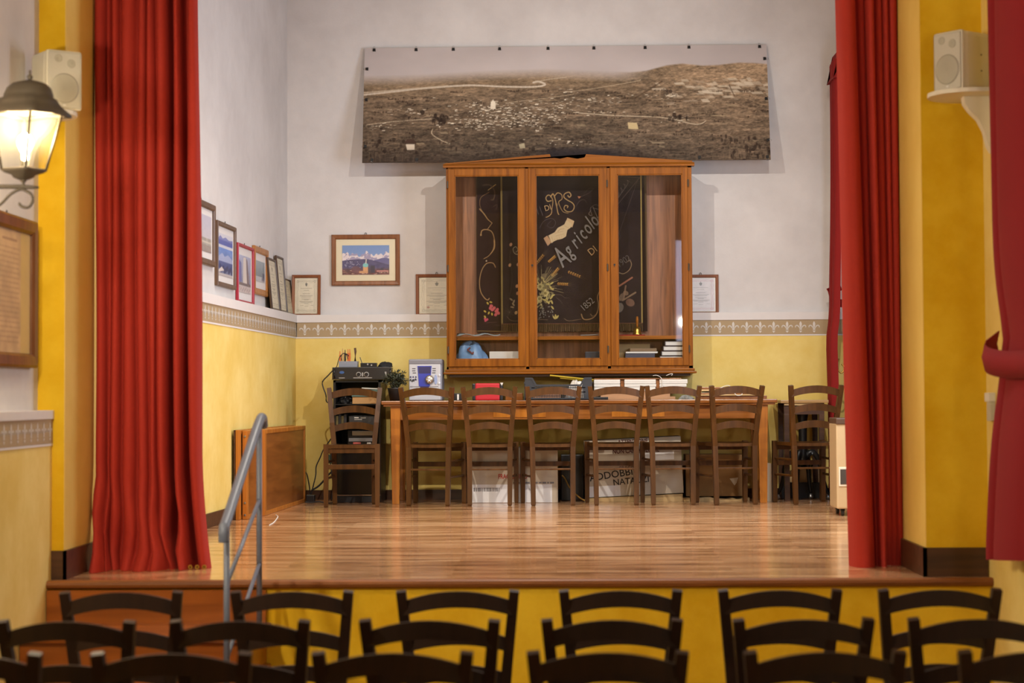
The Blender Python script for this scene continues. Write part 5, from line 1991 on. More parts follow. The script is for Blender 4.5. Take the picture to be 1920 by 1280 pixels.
b = BM(); prism(b, [(.098, .135), (.122, .135), (.112, .112)], -.003, .006); obj('tag', b, M_PAPER, t)
x = on_table(972, 15.45)
b = BM(); box2(b, (-.100, -.1, 0), (.035, .2, .055), .003); o = obj('wooden_tray', b, M_OAKX, loc=(x, 15.50, ZTT)); tag(o, 'low orange wooden tray on the table, just left of the black crate', 'tray')

x = on_table(1047, 15.22)
cr = thing('plastic_crate', 'black plastic produce crate with raised corners on the table', 'crate', (x, 15.22, ZTT))
M_CRATE = plain('dark_crate_plastic', rgb(46, 48, 54), .45, vary=.1)
cw, cd = .256, .36
b = BM()
for y in (0, cd):
    prism(b, [(-cw, .0), (cw, .0), (cw, .165), (cw - .055, .165), (cw - .085, .118), (-cw + .085, .118), (-cw + .055, .165), (-cw, .165), (-cw, .02)][:8], y, y + .004)
b.free()
b = BM()
for y in (0.0, cd - .012):
    # rim with raised corners
    sweep(b, [(-cw, y + .006, .165), (-cw + .055, y + .006, .165), (-cw + .085, y + .006, .112), (cw - .085, y + .006, .112), (cw - .055, y + .006, .165), (cw, y + .006, .165)], rect(.014, .016), up=(0, 0, 1))
    box2(b, (-cw, y, 0), (cw, y + .012, .016))
    for s in (-1, 1):
        prism(b, [(s * cw, 0), (s * (cw - .06), 0), (s * (cw - .075), .112), (s * (cw - .055), .16), (s * cw, .16)], y + .003, y + .009)
    for i in range(30):
        xx = -cw + .075 + (2 * cw - .15) * i / 29
        box2(b, (xx - .0022, y + .003, .014), (xx + .0022, y + .009, .110))
    box2(b, (-cw + .05, y + .003, .056), (cw - .05, y + .009, .064)); box2(b, (-cw + .05, y + .003, .090), (cw - .05, y + .009, .097))
for s in (-1, 1):
    for yy in np.linspace(.03, cd - .03, 16):
        box2(b, (s * cw - .004, yy - .003, .01), (s * cw + .004, yy + .003, .13))
    box2(b, (s * cw - .006, 0, 0), (s * cw + .006, cd, .016)); box2(b, (s * cw - .006, 0, .125), (s * cw + .006, cd, .14))
obj('lattice', b, M_CRATE, cr)
b = BM(); box2(b, (-cw, 0.0, 0), (cw, cd, .006)); obj('base', b, M_CRATE, cr)
b = BM(); box2(b, (-.22, .05, 0), (.02, .30, .050), .004); o = obj('book_box', b, plain('pinkish_box', rgb(196, 140, 104), .6), loc=(x, 15.22, ZTT + .007)); tag(o, 'pinkish box lying inside the black crate', 'box')
b = BM(); crumple(b, 0, 0, 0, .08, .08, .125, 4, amp=.25); o = obj('crumpled_paper', b, M_PAPER, loc=(x + .135, 15.38, ZTT + .007)); tag(o, 'crumpled white paper in the right end of the black crate', 'paper')

# sheaf of white packs, on a low board
xa, xb = on_table(1114, 15.40), on_table(1290, 15.40)
b = BM(); box2(b, (xa + .02, 15.36, ZTT), (xb - .10, 15.74, ZTT + .022), .002); box2(b, (xa + .05, 15.37, ZTT + .022), (xb - .14, 15.70, ZTT + .066)); o = obj('wooden_box', b, plain('beige_board', rgb(176, 132, 92), .6, vary=.1)); tag(o, 'flat beige wooden box on the table carrying the white packs', 'box')
zb0 = ZTT + .067
cols = [(1114, 1163), (1171, 1230), (1237, 1287)]
zrow = [(0, .030, (2, -1, -3)), (.031, .054, (0, 1, 1)), (.055, .089, (0, 0, 4))]
for ci, (pa, pb) in enumerate(cols):
    for ri, (za, zb, jit) in enumerate(zrow):
        A, B_ = on_table(pa, 15.40), on_table(pb + jit[ci] * .6, 15.40)
        t = thing('paper_pack', '%s white paper pack in the %s pile behind the chairs' % (('lowest', 'middle', 'topmost')[ri], ('left', 'centre', 'right')[ci]), 'pack', ((A + B_) / 2, 15.40, zb0 + za), 0, 'white packs stacked on the table')
        b = BM(); box2(b, (-(B_ - A) / 2, 0, 0), ((B_ - A) / 2, .30, zb - za - .001), .004); obj('bundle', b, M_PAPER, t)
        b = BM(); box2(b, (-(B_ - A) / 2 + .004, -.0012, (zb - za) * .42), ((B_ - A) / 2 - .006, .0, (zb - za) * .47)); obj('fold_line', b, plain('grey_fold', rgb(176, 170, 160), .8), t)
for pa in (1167, 1233.5):
    A = on_table(pa, 15.42)
    b = BM(); box2(b, (A - .014, 15.425, zb0), (A + .014, 15.68, zb0 + .085), .002); o = obj('wooden_spacer', b, M_BOARD); tag(o, 'brown wooden spacer block between the %s piles of white packs' % ('left and centre' if pa < 1200 else 'centre and right'), 'block')
b = BM(); box2(b, (xa + .0, 15.405, zb0 + .0895), (xb - .05, 15.70, zb0 + .0975), .001); o = obj('thin_board', b, M_BOARD); tag(o, 'thin brown board lying across the top of the white packs', 'board')
x = on_table(1128, 15.22)
b = BM(); box2(b, (-.065, 0, 0), (.05, .10, .022), .004); o = obj('black_case', b, M_BLACK, loc=(x, 15.2, ZTT)); tag(o, 'flat black case on the table edge below the left white packs', 'case')
x = on_table(1285, 15.25)
b = BM(); crumple(b, 0, 0, 0, .055, .05, .028, 8, amp=.3); o = obj('crumpled_wrap', b, plain('grey_wrap', rgb(128, 128, 122), .5, bump=.4), loc=(x, 15.22, ZTT)); tag(o, 'crumpled grey plastic wrap on the table right of the white packs', 'wrap')
ya, yb2 = P(1031, 703.5, 15.45), P(1117, 712.5, 15.5)
b = BM(); tube(b, [ya, yb2 + Vector((.12, .03, -.012))], .006, 8); o = obj('yellow_stick', b, plain('yellow_stick_paint', rgb(190, 160, 30), .4)); tag(o, 'thin yellow stick poking out left from the white packs, the upper of two', 'stick', 'yellow sticks on the table')
ya, yb2 = P(1050, 708.5, 15.52), P(1112, 714.5, 15.56)
b = BM(); tube(b, [ya, yb2 + Vector((.12, .03, -.012))], .005, 8); o = obj('yellow_stick', b, _mats['yellow_stick_paint']); tag(o, 'thin yellow stick poking out left from the white packs, the lower of two', 'stick', 'yellow sticks on the table')
q = P(1232, 700, 15.39)
b = BM(); tube(b, catmull([P(1224, 704, 15.39), P(1232, 703.5, 15.385), P(1240, 709, 15.385), P(1242, 722, 15.388), P(1243, 744, 15.38)], 6), .0025, 6); o = obj('white_string', b, M_PAPER, smooth=True); tag(o, 'loose white string trailing down over the front of the white packs', 'string')
b = BM(); tube(b, catmull([P(1249, 704, 15.39), P(1256, 701, 15.385), P(1261, 700.5, 15.38), P(1259, 704, 15.38)], 6), .0025, 6); o = obj('white_string', b, M_PAPER, smooth=True); tag(o, 'short curled white string end sticking up from the white packs', 'string')

# pile of flat boards at the right end
M_BEIGE = plain('pale_board', rgb(206, 172, 120), .6, vary=.06, scale=5)
pile = [(1310, 1438, 15.22, .0, .026, M_BOARD, 'dark brown board at the bottom of the pile of flat boards on the table'),
        (1312, 1425, 15.20, .027, .036, M_BEIGE, 'pale narrow board second from the bottom of the pile of flat boards'),
        (1314, 1412, 15.24, .037, .050, M_BOARD, 'brown board in the middle of the pile of flat boards'),
        (1322, 1405, 15.30, .051, .060, M_BLACK, 'black folder in the pile of flat boards'),
        (1301, 1421, 15.26, .061, .075, M_BEIGE, 'wide cream board second from the top of the pile of flat boards'),
        (1316, 1406, 15.30, .076, .092, M_BOARD, 'reddish brown board on the very top of the pile of flat boards')]
for pa, pb, Y, za, zb, m, lab in pile:
    A, B_ = on_table(pa, Y), on_table(pb, Y)
    b = BM(); box2(b, (-(B_ - A) / 2, 0, 0), ((B_ - A) / 2, .36, zb - za), .003); o = obj('flat_board', b, m, loc=((A + B_) / 2, Y, ZTT + za)); tag(o, lab, 'board', 'flat boards piled on the table')
b = BM(); tube(b, catmull([P(1350, 728, 15.19), P(1358, 724, 15.185), P(1366, 722.5, 15.18), P(1372, 727, 15.18), P(1376, 735, 15.16), P(1382, 741, 15.13), P(1390, 740, 15.13), P(1392, 736, 15.15)], 6), .003, 6); o = obj('white_string', b, M_PAPER, smooth=True); tag(o, 'looped white string hanging over the pile of flat boards', 'string')
x = on_table(1424, 15.45)

# ------------------------------------------------------------------ second table with a black pedestal at the right
X0, X1 = P(1462, 745, 15.40).x, P(1552, 745, 15.40).x
t2 = thing('side_table', 'narrow dark-legged table with pale top at the right end of the back wall', 'table', ((X0 + X1) / 2, 15.6, ZS))
hx2 = (X1 - X0) / 2
b = BM(); box2(b, (-hx2, -.25, .752), (hx2, .25, .775), .003); obj('tabletop', b, wood('pale_top_wood', rgb(150, 110, 62), rgb(186, 146, 92), 'X', 5, 14, .3, coat=.2), t2)
b = BM(); box2(b, (-hx2 + .03, -.22, .665), (hx2 - .03, -.20, .752)); obj('apron', b, M_SKIRT, t2)
b = BM(); box2(b, (-hx2 + .03, .20, .665), (hx2 - .03, .22, .752)); obj('apron', b, M_SKIRT, t2)
for sx in (-1, 1):
    for sy in (-1, 1):
        b = BM(); box(b, (sx * (hx2 - .05), sy * .20, .333), (.04, .04, .666), .002); obj('leg', b, M_SKIRT, t2)
b = BM(); box2(b, (-hx2 + .03, -.235, .735), (hx2 - .1, -.222, .750)); obj('pale_strip', b, M_BEIGE, t2)
xp = P(1505, 800, 15.58).x
pd = thing('iron_pedestal', 'black iron pedestal with curved feet standing behind the chair at the right', 'pedestal', (xp, 15.58, ZS))
b = BM(); lathe(b, [(.036, .30), (.042, .31), (.032, .36), (.034, .60), (.044, .66), (.036, .70), (.040, .745)], n=20); obj('column', b, M_BLACKMET, pd, True)
for k in range(4):
    a = R(-20 + 90 * k)
    ca, sa = math.cos(a), math.sin(a)
    b = BM()
    q = catmull([(ca * r, sa * r * .42, z) for r, z in ((.02, .33), (.07, .37), (.11, .34), (.145, .25), (.165, .15), (.19, .075), (.21, .045))], 5)
    sweep(b, q, rect(.034, .05), up=(0, 0, 1), scales=[1 - .55 * i / (len(q) - 1) for i in range(len(q))]); obj('foot', b, M_BLACKMET, pd, True)
    b = BM(); lathe(b, [(.014, 0), (.018, .02), (.010, .045)], (ca * .20, sa * .20 * .42, 0), 12); obj('caster', b, M_STEEL, pd, True)
b = BM(); box2(b, (-.15, -.04, 0), (.15, .08, .125), .004); o = obj('black_case', b, M_BLACK, loc=(xp, 15.785, ZS + .0005)); tag(o, 'long low black case on the floor behind the iron pedestal', 'case')
b = BM(); prism(b, [(-.15, 0), (.15, 0), (.16, .12), (.10, .15), (.05, .10), (-.05, .13), (-.12, .08), (-.15, .1)], 0, .004); o = obj('paper_sheet', b, M_BEIGE, loc=(xp + .03, 15.80, ZS + .1256)); tag(o, 'torn pale paper standing on the long black case behind the pedestal', 'paper')
# white offcut leaning by the table leg
q = PZ(1447, 940, ZS)
pf = lambda px, py: (P(px, py, q.y).x - q.x, P(px, py, q.y).z - ZS)
b = BM(); prism(b, [(pf(1435, 938)[0], 0), (pf(1450, 938)[0], 0), pf(1453, 925), pf(1454, 895), pf(1453, 871), pf(1436, 866)], 0, .012); o = obj('white_offcut', b, M_CARD, loc=(q.x, q.y, ZS + .0005)); tag(o, 'white panel offcut standing upright by the right front leg of the long table', 'board')

# ------------------------------------------------------------------ cartons under the table
M_REDINK = plain('red_ink', rgb(176, 60, 46), .8)
M_INK = plain('black_ink', rgb(40, 34, 32), .8)
M_GREYINK = plain('grey_ink', rgb(120, 114, 116), .8)
M_LABEL = plain('white_label', rgb(232, 230, 230), .7, vary=.02)
Yb1 = 15.29
a, c = P(875, 900, Yb1).x, P(1046, 900, Yb1).x
h1 = P(960, 842, Yb1).z - ZS
bx1 = thing('carton', 'white carton with red fragile lettering and barcode label under the table', 'box', ((a + c) / 2, Yb1 + .2, ZS + .0005), group='cartons under the long table')
hw = (c - a) / 2
b = BM(); box2(b, (-hw, -.2, 0), (hw, .2, h1), .003); obj('body', b, M_CARD, bx1)
b = BM(); box2(b, (-hw + .02, -.2, h1), (hw - .01, -.002, h1 + .006)); box2(b, (-hw + .01, .004, h1), (hw - .02, .2, h1 + .010)); obj('flap', b, M_CARD, bx1)
fx = lambda px: P(px, 900, Yb1).x - (a + c) / 2
fz = lambda py: P(960, py, Yb1).z - ZS
b = BM(); box2(b, (-hw + .004, -.2012, 0.002), (fx(1035), -.2, fz(908)), 0); obj('label', b, M_LABEL, bx1)
text('lettering', 'FRAGILISSIMO', .050, M_REDINK, bx1, (fx(934), -.2008, fz(897)), sx=.72, bold=.0012)
text('lettering', 'LH', .026, M_GREYINK, bx1, (fx(992), -.2022, fz(919)))
b = BM()
x = fx(956)
for wd in (.018, .03, .012, .026, .034, .016, .03, .02, .028, .014, .03):
    box2(b, (x, -.2022, fz(906.5)), (x + wd, -.2012, fz(903.5)))
    x += wd + .008
obj('printed_line', b, M_GREYINK, bx1)
b = BM()
rs = np.random.RandomState(6)
x = fx(888)
while x < fx(935):
    wd = rs.choice([.003, .005, .009])
    box2(b, (x, -.2022, fz(921)), (x + wd, -.2012, fz(914)))
    x += wd + rs.choice([.003, .006])
obj('barcode', b, M_GREYINK, bx1)

Yb2 = 15.40
A0, A1 = P(1108, 933, Yb2), P(1282, 924, Yb2)
tl = math.atan2(A1.z - A0.z, A1.x - A0.x)
W2 = math.hypot(A1.x - A0.x, A1.z - A0.z)
H2 = P(1190, 822, Yb2).z - (A0.z + A1.z) / 2
zlow = ZS + .034
bx2 = thing('carton', 'large whitish carton with black handwriting, slightly tilted under the table', 'box', (A0.x - .03, Yb2, A0.z), group='cartons under the long table', rot=(0, -tl, 0))
b = BM(); box2(b, (0, 0, 0), (W2 + .03, .34, H2), .003); obj('body', b, M_CARD, bx2)
b = BM(); box2(b, (.0, -.0012, .002), (.26, 0, .085)); obj('label', b, M_LABEL, bx2)
b = BM(); box2(b, (W2 * .53, -.0012, H2 - .175), (W2 - .03, 0, H2 - .115)); obj('tape', b, M_LABEL, bx2)
gx = lambda px: (px - 1108) / 174 * W2 + .03
gz = lambda py: (930 - py) / 108 * H2
M_DKREDINK = plain('dark_red_ink', rgb(92, 40, 34), .8)
text('lettering', 'ATTENZIONE', .052, M_DKREDINK, bx2, (gx(1164), -.001, gz(832)), sx=.72, bold=.001)
text('lettering', 'NON CAPOVOLGERE', .052, M_DKREDINK, bx2, (gx(1153), -.001, gz(849)), sx=.72, bold=.001)
text('lettering', 'FRAGILE', .046, M_DKREDINK, bx2, (gx(1164), -.001, gz(881)), sx=.8)
text('lettering', 'ADDOBBI', .076, M_INK, bx2, (gx(1108), -.001, gz(899)), sx=1.02, bold=.0008, rot=(R(90), R(-6), 0))
text('lettering', 'NATALIZI', .066, M_INK, bx2, (gx(1151), -.001, gz(909)), sx=.98, bold=.0008, rot=(R(90), R(-3), 0))
# what it stands on: flattened pale cardboard
lx = A0.x - .03
b = BM(); prism(b, [(lx - .02, 0), (lx + W2 + .02, 0), (lx + W2 + .02, A1.z - ZS - .006), (lx + .0, A0.z - ZS - .004)], -.02, .34)
o = obj('flattened_carton', b, plain('pale_kraft', rgb(190, 160, 112), .85, vary=.2, scale=10), loc=(0, Yb2, ZS + .0005)); tag(o, 'flattened pale cardboard lying beneath the tilted handwritten carton', 'cardboard')
# brown carton to the right, with a torn pale notch
Yb3 = 15.48
A, B_ = P(1286, 900, Yb3).x, P(1396, 900, Yb3).x
bx3 = thing('carton', 'brown carton with a torn pale notch, under the right end of the long table', 'box', ((A + B_) / 2, Yb3, ZS + .0345), group='cartons under the long table')
hw = (B_ - A) / 2
H3 = P(1346, 852, Yb3).z - ZS - .0345
b = BM(); box2(b, (-hw, 0, 0), (hw, .28, H3), .004); obj('body', b, M_KRAFT, bx3)
nx = lambda px: P(px, 900, Yb3).x - (A + B_) / 2
nz = lambda py: P(1346, py, Yb3).z - ZS - .0345
b = BM(); prism(b, [(nx(1368), nz(897)), (nx(1384), nz(895)), (nx(1381), nz(905)), (nx(1377), nz(910))], -.002, .0); obj('torn_notch', b, M_CARD, bx3)
b = BM(); rs = np.random.RandomState(3)
pts = [(-hw - .03, 0)]
for i in range(13):
    pts.append((-hw - .03 + (2 * hw + .06) * i / 12, .014 + rs.rand() * .018))
pts.append((hw + .03, 0))
prism(b, pts, -.06, .26); o = obj('crushed_cardboard', b, _mats['pale_kraft'], loc=((A + B_) / 2, Yb3 - .02, ZS + .0005)); tag(o, 'crushed pale cardboard on the floor under the brown carton', 'cardboard')
# dark cases between the two white cartons
q0, q1 = P(1052, 900, 15.55).x, P(1094, 900, 15.55).x
b = BM(); box2(b, (q0, 15.55, ZS + .0005), (q1, 15.84, P(1070, 852, 15.55).z), .006); o = obj('speaker_case', b, M_BLACK); tag(o, 'black upright case on the floor between the two white cartons', 'case')
b = BM(); tube(b, catmull([P(1054, 891, 15.52), P(1060, 898, 15.5), P(1067, 912, 15.46), P(1078, 925, 15.40), P(1092, 936, 15.36), P(1103, 939, 15.34)], 6), .006, 6); o = obj('frayed_cord', b, plain('straw_cord', rgb(170, 130, 60), .8), smooth=True); tag(o, 'straw-coloured cord trailing to the floor between the white cartons', 'cord')

# ------------------------------------------------------------------ equipment rack and what it holds
Yr = 15.42
X0, X1 = P(625, 800, Yr).x, P(714, 800, Yr).x
rk = thing('equipment_rack', 'tall black equipment rack at the left end of the long table', 'rack', ((X0 + X1) / 2, Yr, ZS))
hw = (X1 - X0) / 2
zr = lambda py: P(670, py, Yr).z - ZS
ztop = zr(712)
D_ = .44
b = BM(); box2(b, (-hw, 0, 0), (-hw + .018, D_, ztop)); box2(b, (hw - .018, 0, 0), (hw, D_, ztop)); box2(b, (-hw, D_ - .012, 0.04), (hw, D_, ztop)); obj('side_panels', b, M_BLACK, rk)
b = BM(); box2(b, (-hw, 0, ztop - .018), (hw, D_, ztop)); obj('top_panel', b, M_BLACK, rk)
for py in (757, 800, 834):
    b = BM(); box2(b, (-hw + .018, .01, zr(py) - .008), (hw - .018, D_ - .012, zr(py))); obj('shelf', b, M_BLACK, rk)
b = BM(); box2(b, (-hw + .018, .004, zr(926)), (hw - .018, .02, zr(836))); obj('door', b, plain('smoked_panel', rgb(14, 14, 15), .25), rk)
b = BM(); box2(b, (-hw + .005, -.006, zr(928) - .004), (hw - .005, .02, zr(928) + .004)); obj('edge_strip', b, plain('worn_wood_strip', rgb(150, 124, 96), .5), rk)
b = BM(); box2(b, (-hw + .01, 0.002, 0.0), (hw - .01, D_, zr(929)), .003); obj('base', b, plain('grey_black_base', rgb(48, 48, 50), .6), rk)
Xm = (X0 + X1) / 2
Zr0 = ZS
# amplifier on top
am = thing('power_amplifier', 'black power amplifier with two round dials on top of the equipment rack', 'amplifier', (P(679, 700, Yr).x, Yr - .02, ZS + ztop + .0005))
ah = zr(688) - ztop
aw = (P(735, 700, Yr).x - P(624, 700, Yr).x) / 2
b = BM(); box2(b, (-aw + .02, .008, .004), (aw - .02, .38, ah), .003); obj('body', b, M_BLACKMET, am)
b = BM(); box2(b, (-aw, -.002, .002), (aw, .008, ah - .002), .002); obj('faceplate', b, plain('satin_black', rgb(40, 38, 38), .35), am)
kx = lambda px: P(px, 700, Yr).x - P(679, 700, Yr).x
kz = lambda py: zr(py) - ztop
for px in (673, 687.5):
    b = BM(); lathe(b, [(.018, .004), (.020, .002), (.020, 0)], (kx(px), -.002, kz(702)), 24, 'Y'); dl = obj('dial', b, plain('pale_dial', rgb(168, 164, 158), .4), am)
    b = BM(); lathe(b, [(.013, .012), (.015, .004), (.0155, .003)], (kx(px), -.002, kz(702)), 20, 'Y'); obj('knob', b, M_BLACK, dl)
b = BM(); box(b, (kx(680.3), -.003, kz(702)), (.010, .003, .030)); obj('level_meter', b, plain('pale_dial', rgb(168, 164, 158), .4), am)
b = BM(); prism(b, [(kx(641.5) + .019 * math.cos(t), kz(698) + .011 * math.sin(t)) for t in np.linspace(0, 5.9, 16)], -.004, -.001); obj('badge', b, plain('blue_badge', rgb(60, 94, 150), .4), am)
b = BM(); box2(b, (kx(636), -.004, kz(709)), (kx(647), -.002, kz(707.6))); box2(b, (kx(663), -.004, kz(709)), (kx(698), -.002, kz(707.6))); obj('caption', b, plain('pale_dial', rgb(168, 164, 158), .4), am)
b = BM(); box2(b, (kx(722), -.005, kz(705)), (kx(725), -.001, kz(697))); obj('switch', b, plain('pale_dial', rgb(168, 164, 158), .4), am)
for px in (628, 732.5):
    b = BM(); tube(b, catmull([(kx(px), -.002, .018), (kx(px), -.028, .026), (kx(px), -.028, ah - .026), (kx(px), -.002, ah - .018)], 4), .006, 8); obj('handle', b, M_BLACKMET, am, True)
ZA = ZS + ztop + ah + .001
# patch box with plugs
xx = P(651.5, 680, Yr).x
pb = thing('patch_box', 'grey socket box bristling with orange plugs and cables on the amplifier', 'socket box', (xx, Yr + .04, ZA))
wv = (P(669, 680, Yr).x - P(634, 680, Yr).x) / 2
b = BM(); box2(b, (-wv, 0, 0), (wv, .12, .036), .003); box2(b, (-wv, .004, .036), (wv, .12, .046), .002); obj('body', b, plain('grey_enamel', rgb(140, 144, 156), .4), pb)
M_ORANGE = plain('orange_plug', rgb(212, 110, 50), .5)
pm = lambda px: P(px, 680, Yr).x - xx
for i, (px, m, h) in enumerate(((635, M_ORANGE, .05), (640, plain('tan_plug', rgb(190, 150, 100), .5), .07), (644.5, M_BLACK, .06), (650, M_ORANGE, .065), (653.5, M_ORANGE, .065))):
    b = BM(); box(b, (pm(px), .06, .046 + h / 2), (.013, .02, h), .003); lathe(b, [(.004, 0), (.003, .03)], (pm(px), .06, .046 + h), 8); obj('plug', b, m, pb)
b = BM(); tube(b, [(pm(663.5), .06, .046), (pm(664), .06, .12), (pm(663.3), .06, .15)], .009, 8); obj('aerial_plug', b, M_FRT, pb, True)
for pts in ([(638, 676), (637, 667), (642, 662), (647, 664), (650, 672)], [(650, 670), (647, 663), (641, 662), (634, 670), (630, 684), (627, 690)], [(646, 674), (645, 666), (648, 663), (652, 667)]):
    b = BM(); tube(b, catmull([(pm(a), .06 - .004 * i, P(650, z, Yr).z - ZA) for i, (a, z) in enumerate(pts)], 6), .0032, 6); obj('cable', b, M_BLACK, pb, True)
xx = P(690, 684, Yr).x
ra = thing('radio_receiver', 'small black wireless receiver with an aerial on the amplifier', 'receiver', (xx, Yr + .03, ZA))
b = BM(); box2(b, (-.062, 0, 0), (.062, .10, .032), .003); obj('body', b, M_BLACK, ra)
b = BM(); tube(b, [(-.055, .06, .03), (-.071, .06, .078)], .003, 6); obj('aerial', b, M_BLACKMET, ra)
b = BM(); lathe(b, [(.006, .006), (.007, 0)], (-.005, 0, .020), 12, 'Y'); lathe(b, [(.006, .008), (.007, 0)], (.024, 0, .014), 12, 'Y'); obj('knob', b, plain('pale_dial', rgb(168, 164, 158), .4), ra)
b = BM(); crumple(b, 0, 0, 0, .055, .06, .036, 9, amp=.3); o = obj('black_pouch', b, plain('black_cloth', rgb(30, 29, 30), .85), loc=(P(720, 684, Yr).x, Yr + .10, ZA), smooth=True); tag(o, 'crumpled black cloth pouch on the right end of the amplifier', 'pouch')
# on the rack shelves
sh = lambda py: ZS + zr(py) + .0006
gxp = lambda px: P(px, 740, Yr).x
b = BM(); box2(b, (-.10, 0, 0), (.10, .22, .055), .003); o = obj('wooden_box', b, plain('light_wood_box', rgb(196, 150, 96), .6, vary=.1), loc=(gxp(684), Yr + .03, sh(757))); tag(o, 'light wooden box on the upper shelf of the equipment rack', 'box')
b = BM(); box2(b, (-.10, 0, 0), (.115, .22, .052), .003); o = obj('green_folder', b, plain('grey_green_box', rgb(96, 128, 120), .6), loc=(gxp(683), Yr + .02, sh(757) + .0556)); tag(o, 'grey-green document box on the upper shelf of the equipment rack', 'box')
b = BM(); box2(b, (-.07, 0, 0), (.07, .16, .010), .002); o = obj('white_papers', b, M_PAPER, loc=(gxp(694), Yr + .04, sh(757) + .1082)); o.rotation_euler = (0, R(3), 0); tag(o, 'white papers on top of the grey-green document box', 'paper'); o.location.z += .005
b = BM(); crumple(b, 0, 0, 0, .07, .09, .05, 13, amp=.3); o = obj('coiled_cable', b, M_BLACK, loc=(gxp(646), Yr + .14, sh(757))); tag(o, 'coiled black cable on the upper shelf of the rack, left of the wooden box', 'cable')
dk = thing('cassette_deck', 'grey cassette deck with white marks on the middle rack shelf', 'deck', (gxp(678), Yr + .02, sh(800)))
b = BM(); box2(b, (-.105, .01, 0), (.115, .30, .085), .003); obj('body', b, M_BLACKMET, dk)
b = BM(); box2(b, (-.098, .006, .008), (.108, .012, .078)); obj('front_panel', b, plain('dark_grey_panel', rgb(66, 66, 68), .4), dk)
b = BM(); box2(b, (-.06, .004, .066), (-.025, .007, .074)); box2(b, (-.06, .004, .054), (.0, .007, .058)); box2(b, (-.01, .004, .066), (.03, .007, .070)); obj('caption', b, M_PAPER, dk)
for i in range(4):
    b = BM(); box2(b, (-.014 if i else -.012, 0, 0), (.006, .14, .085 + .01 * (i % 2)), .002); o = obj('cassette_case', b, plain('case_%d' % i, [rgb(120, 104, 60), rgb(40, 40, 44), rgb(96, 84, 52), rgb(50, 48, 52)][i], .5), loc=(gxp(631.5 + 5.2 * i), Yr + .04, sh(800))); tag(o, ('leftmost', 'second from left', 'third from left', 'rightmost')[i] + ' upright thin case on the middle rack shelf beside the cassette deck', 'case', 'upright cases in the rack')
mx = thing('disc_player', 'silver fronted disc player on the lower rack shelf', 'player', (gxp(680), Yr + .02, sh(834)))
b = BM(); box2(b, (-.12, .008, 0), (.11, .30, .112), .003); obj('body', b, M_BLACKMET, mx)
b = BM(); box2(b, (-.085, .0, .072), (.108, .012, .108), .004); obj('front_panel', b, M_STEEL, mx)
b = BM(); box2(b, (-.112, .002, .026), (.108, .010, .052), .002); obj('tray', b, plain('mid_grey_panel', rgb(120, 118, 118), .4), mx)
b = BM(); box2(b, (-.078, .002, .006), (-.018, .009, .020), .002); obj('red_label', b, plain('pink_label', rgb(196, 96, 88), .5), mx)
b = BM(); box2(b, (.03, .002, .006), (.06, .009, .018), .002); obj('white_label', b, M_PAPER, mx)
# cables beside the rack
M_CBL = plain('black_cable', rgb(28, 26, 25), .5)


def cable(label, pts, Y, r=.005, dy=0.0):
    b = BM()
    q = [P(a, c, Y + dy * i) for i, (a, c) in enumerate(pts)]
    for v in q:
        v.z = max(v.z, ZS + r + .001)
    tube(b, catmull(q, 6), r, 6)
    o = obj('cable', b, M_CBL, smooth=True)
    tag(o, label, 'cable', 'black cables by the rack')


cable('black cable looping out left from the amplifier and down the rack side', [(628, 690), (616, 703), (605, 715), (606, 726), (611, 740), (612, 752), (619, 758), (622, 776), (619, 796), (622, 830), (620, 870), (624, 905), (621, 938)], 15.28)
cable('thin black cable hanging from the chair seat height down to the corner floor', [(621, 822), (607, 842), (600, 858), (593, 874), (592, 890), (588, 908), (584, 924), (580, 938)], 15.5)
cable('thick black cable rising from the floor plug to the rack base', [(584, 919), (596, 912), (606, 902), (614, 892), (622, 884)], 15.5, .008)
cable('black cable bunch nearest the leaning boards in the corner', [(569, 882), (575, 888), (578, 900), (581, 920), (580, 938)], 15.55)
cable('black cable lying along the floor between the boards and the rack', [(572, 941), (584, 942), (598, 940), (612, 943), (626, 942)], 15.2)
q = PZ(577, 944, ZS)
b = BM(); box2(b, (-.03, -.02, 0), (.035, .05, .06), .006); o = obj('power_adapter', b, M_BLACK, loc=(q.x, q.y + .15, ZS + .0005)); tag(o, 'black power adapter on the floor beside the leaning boards', 'adapter')
b = BM(); box2(b, (-.02, -.01, 0), (.02, .03, .07), .006); q = P(621, 860, 15.5)
o = obj('green_plug', b, plain('dark_green_plastic', rgb(40, 66, 48), .5), loc=(q.x - .0, 15.40, q.z - .035)); o.location = (q.x, Yr + .05, q.z - .035); tag(o, 'dark green connector hanging on the cables at the left of the rack', 'connector')

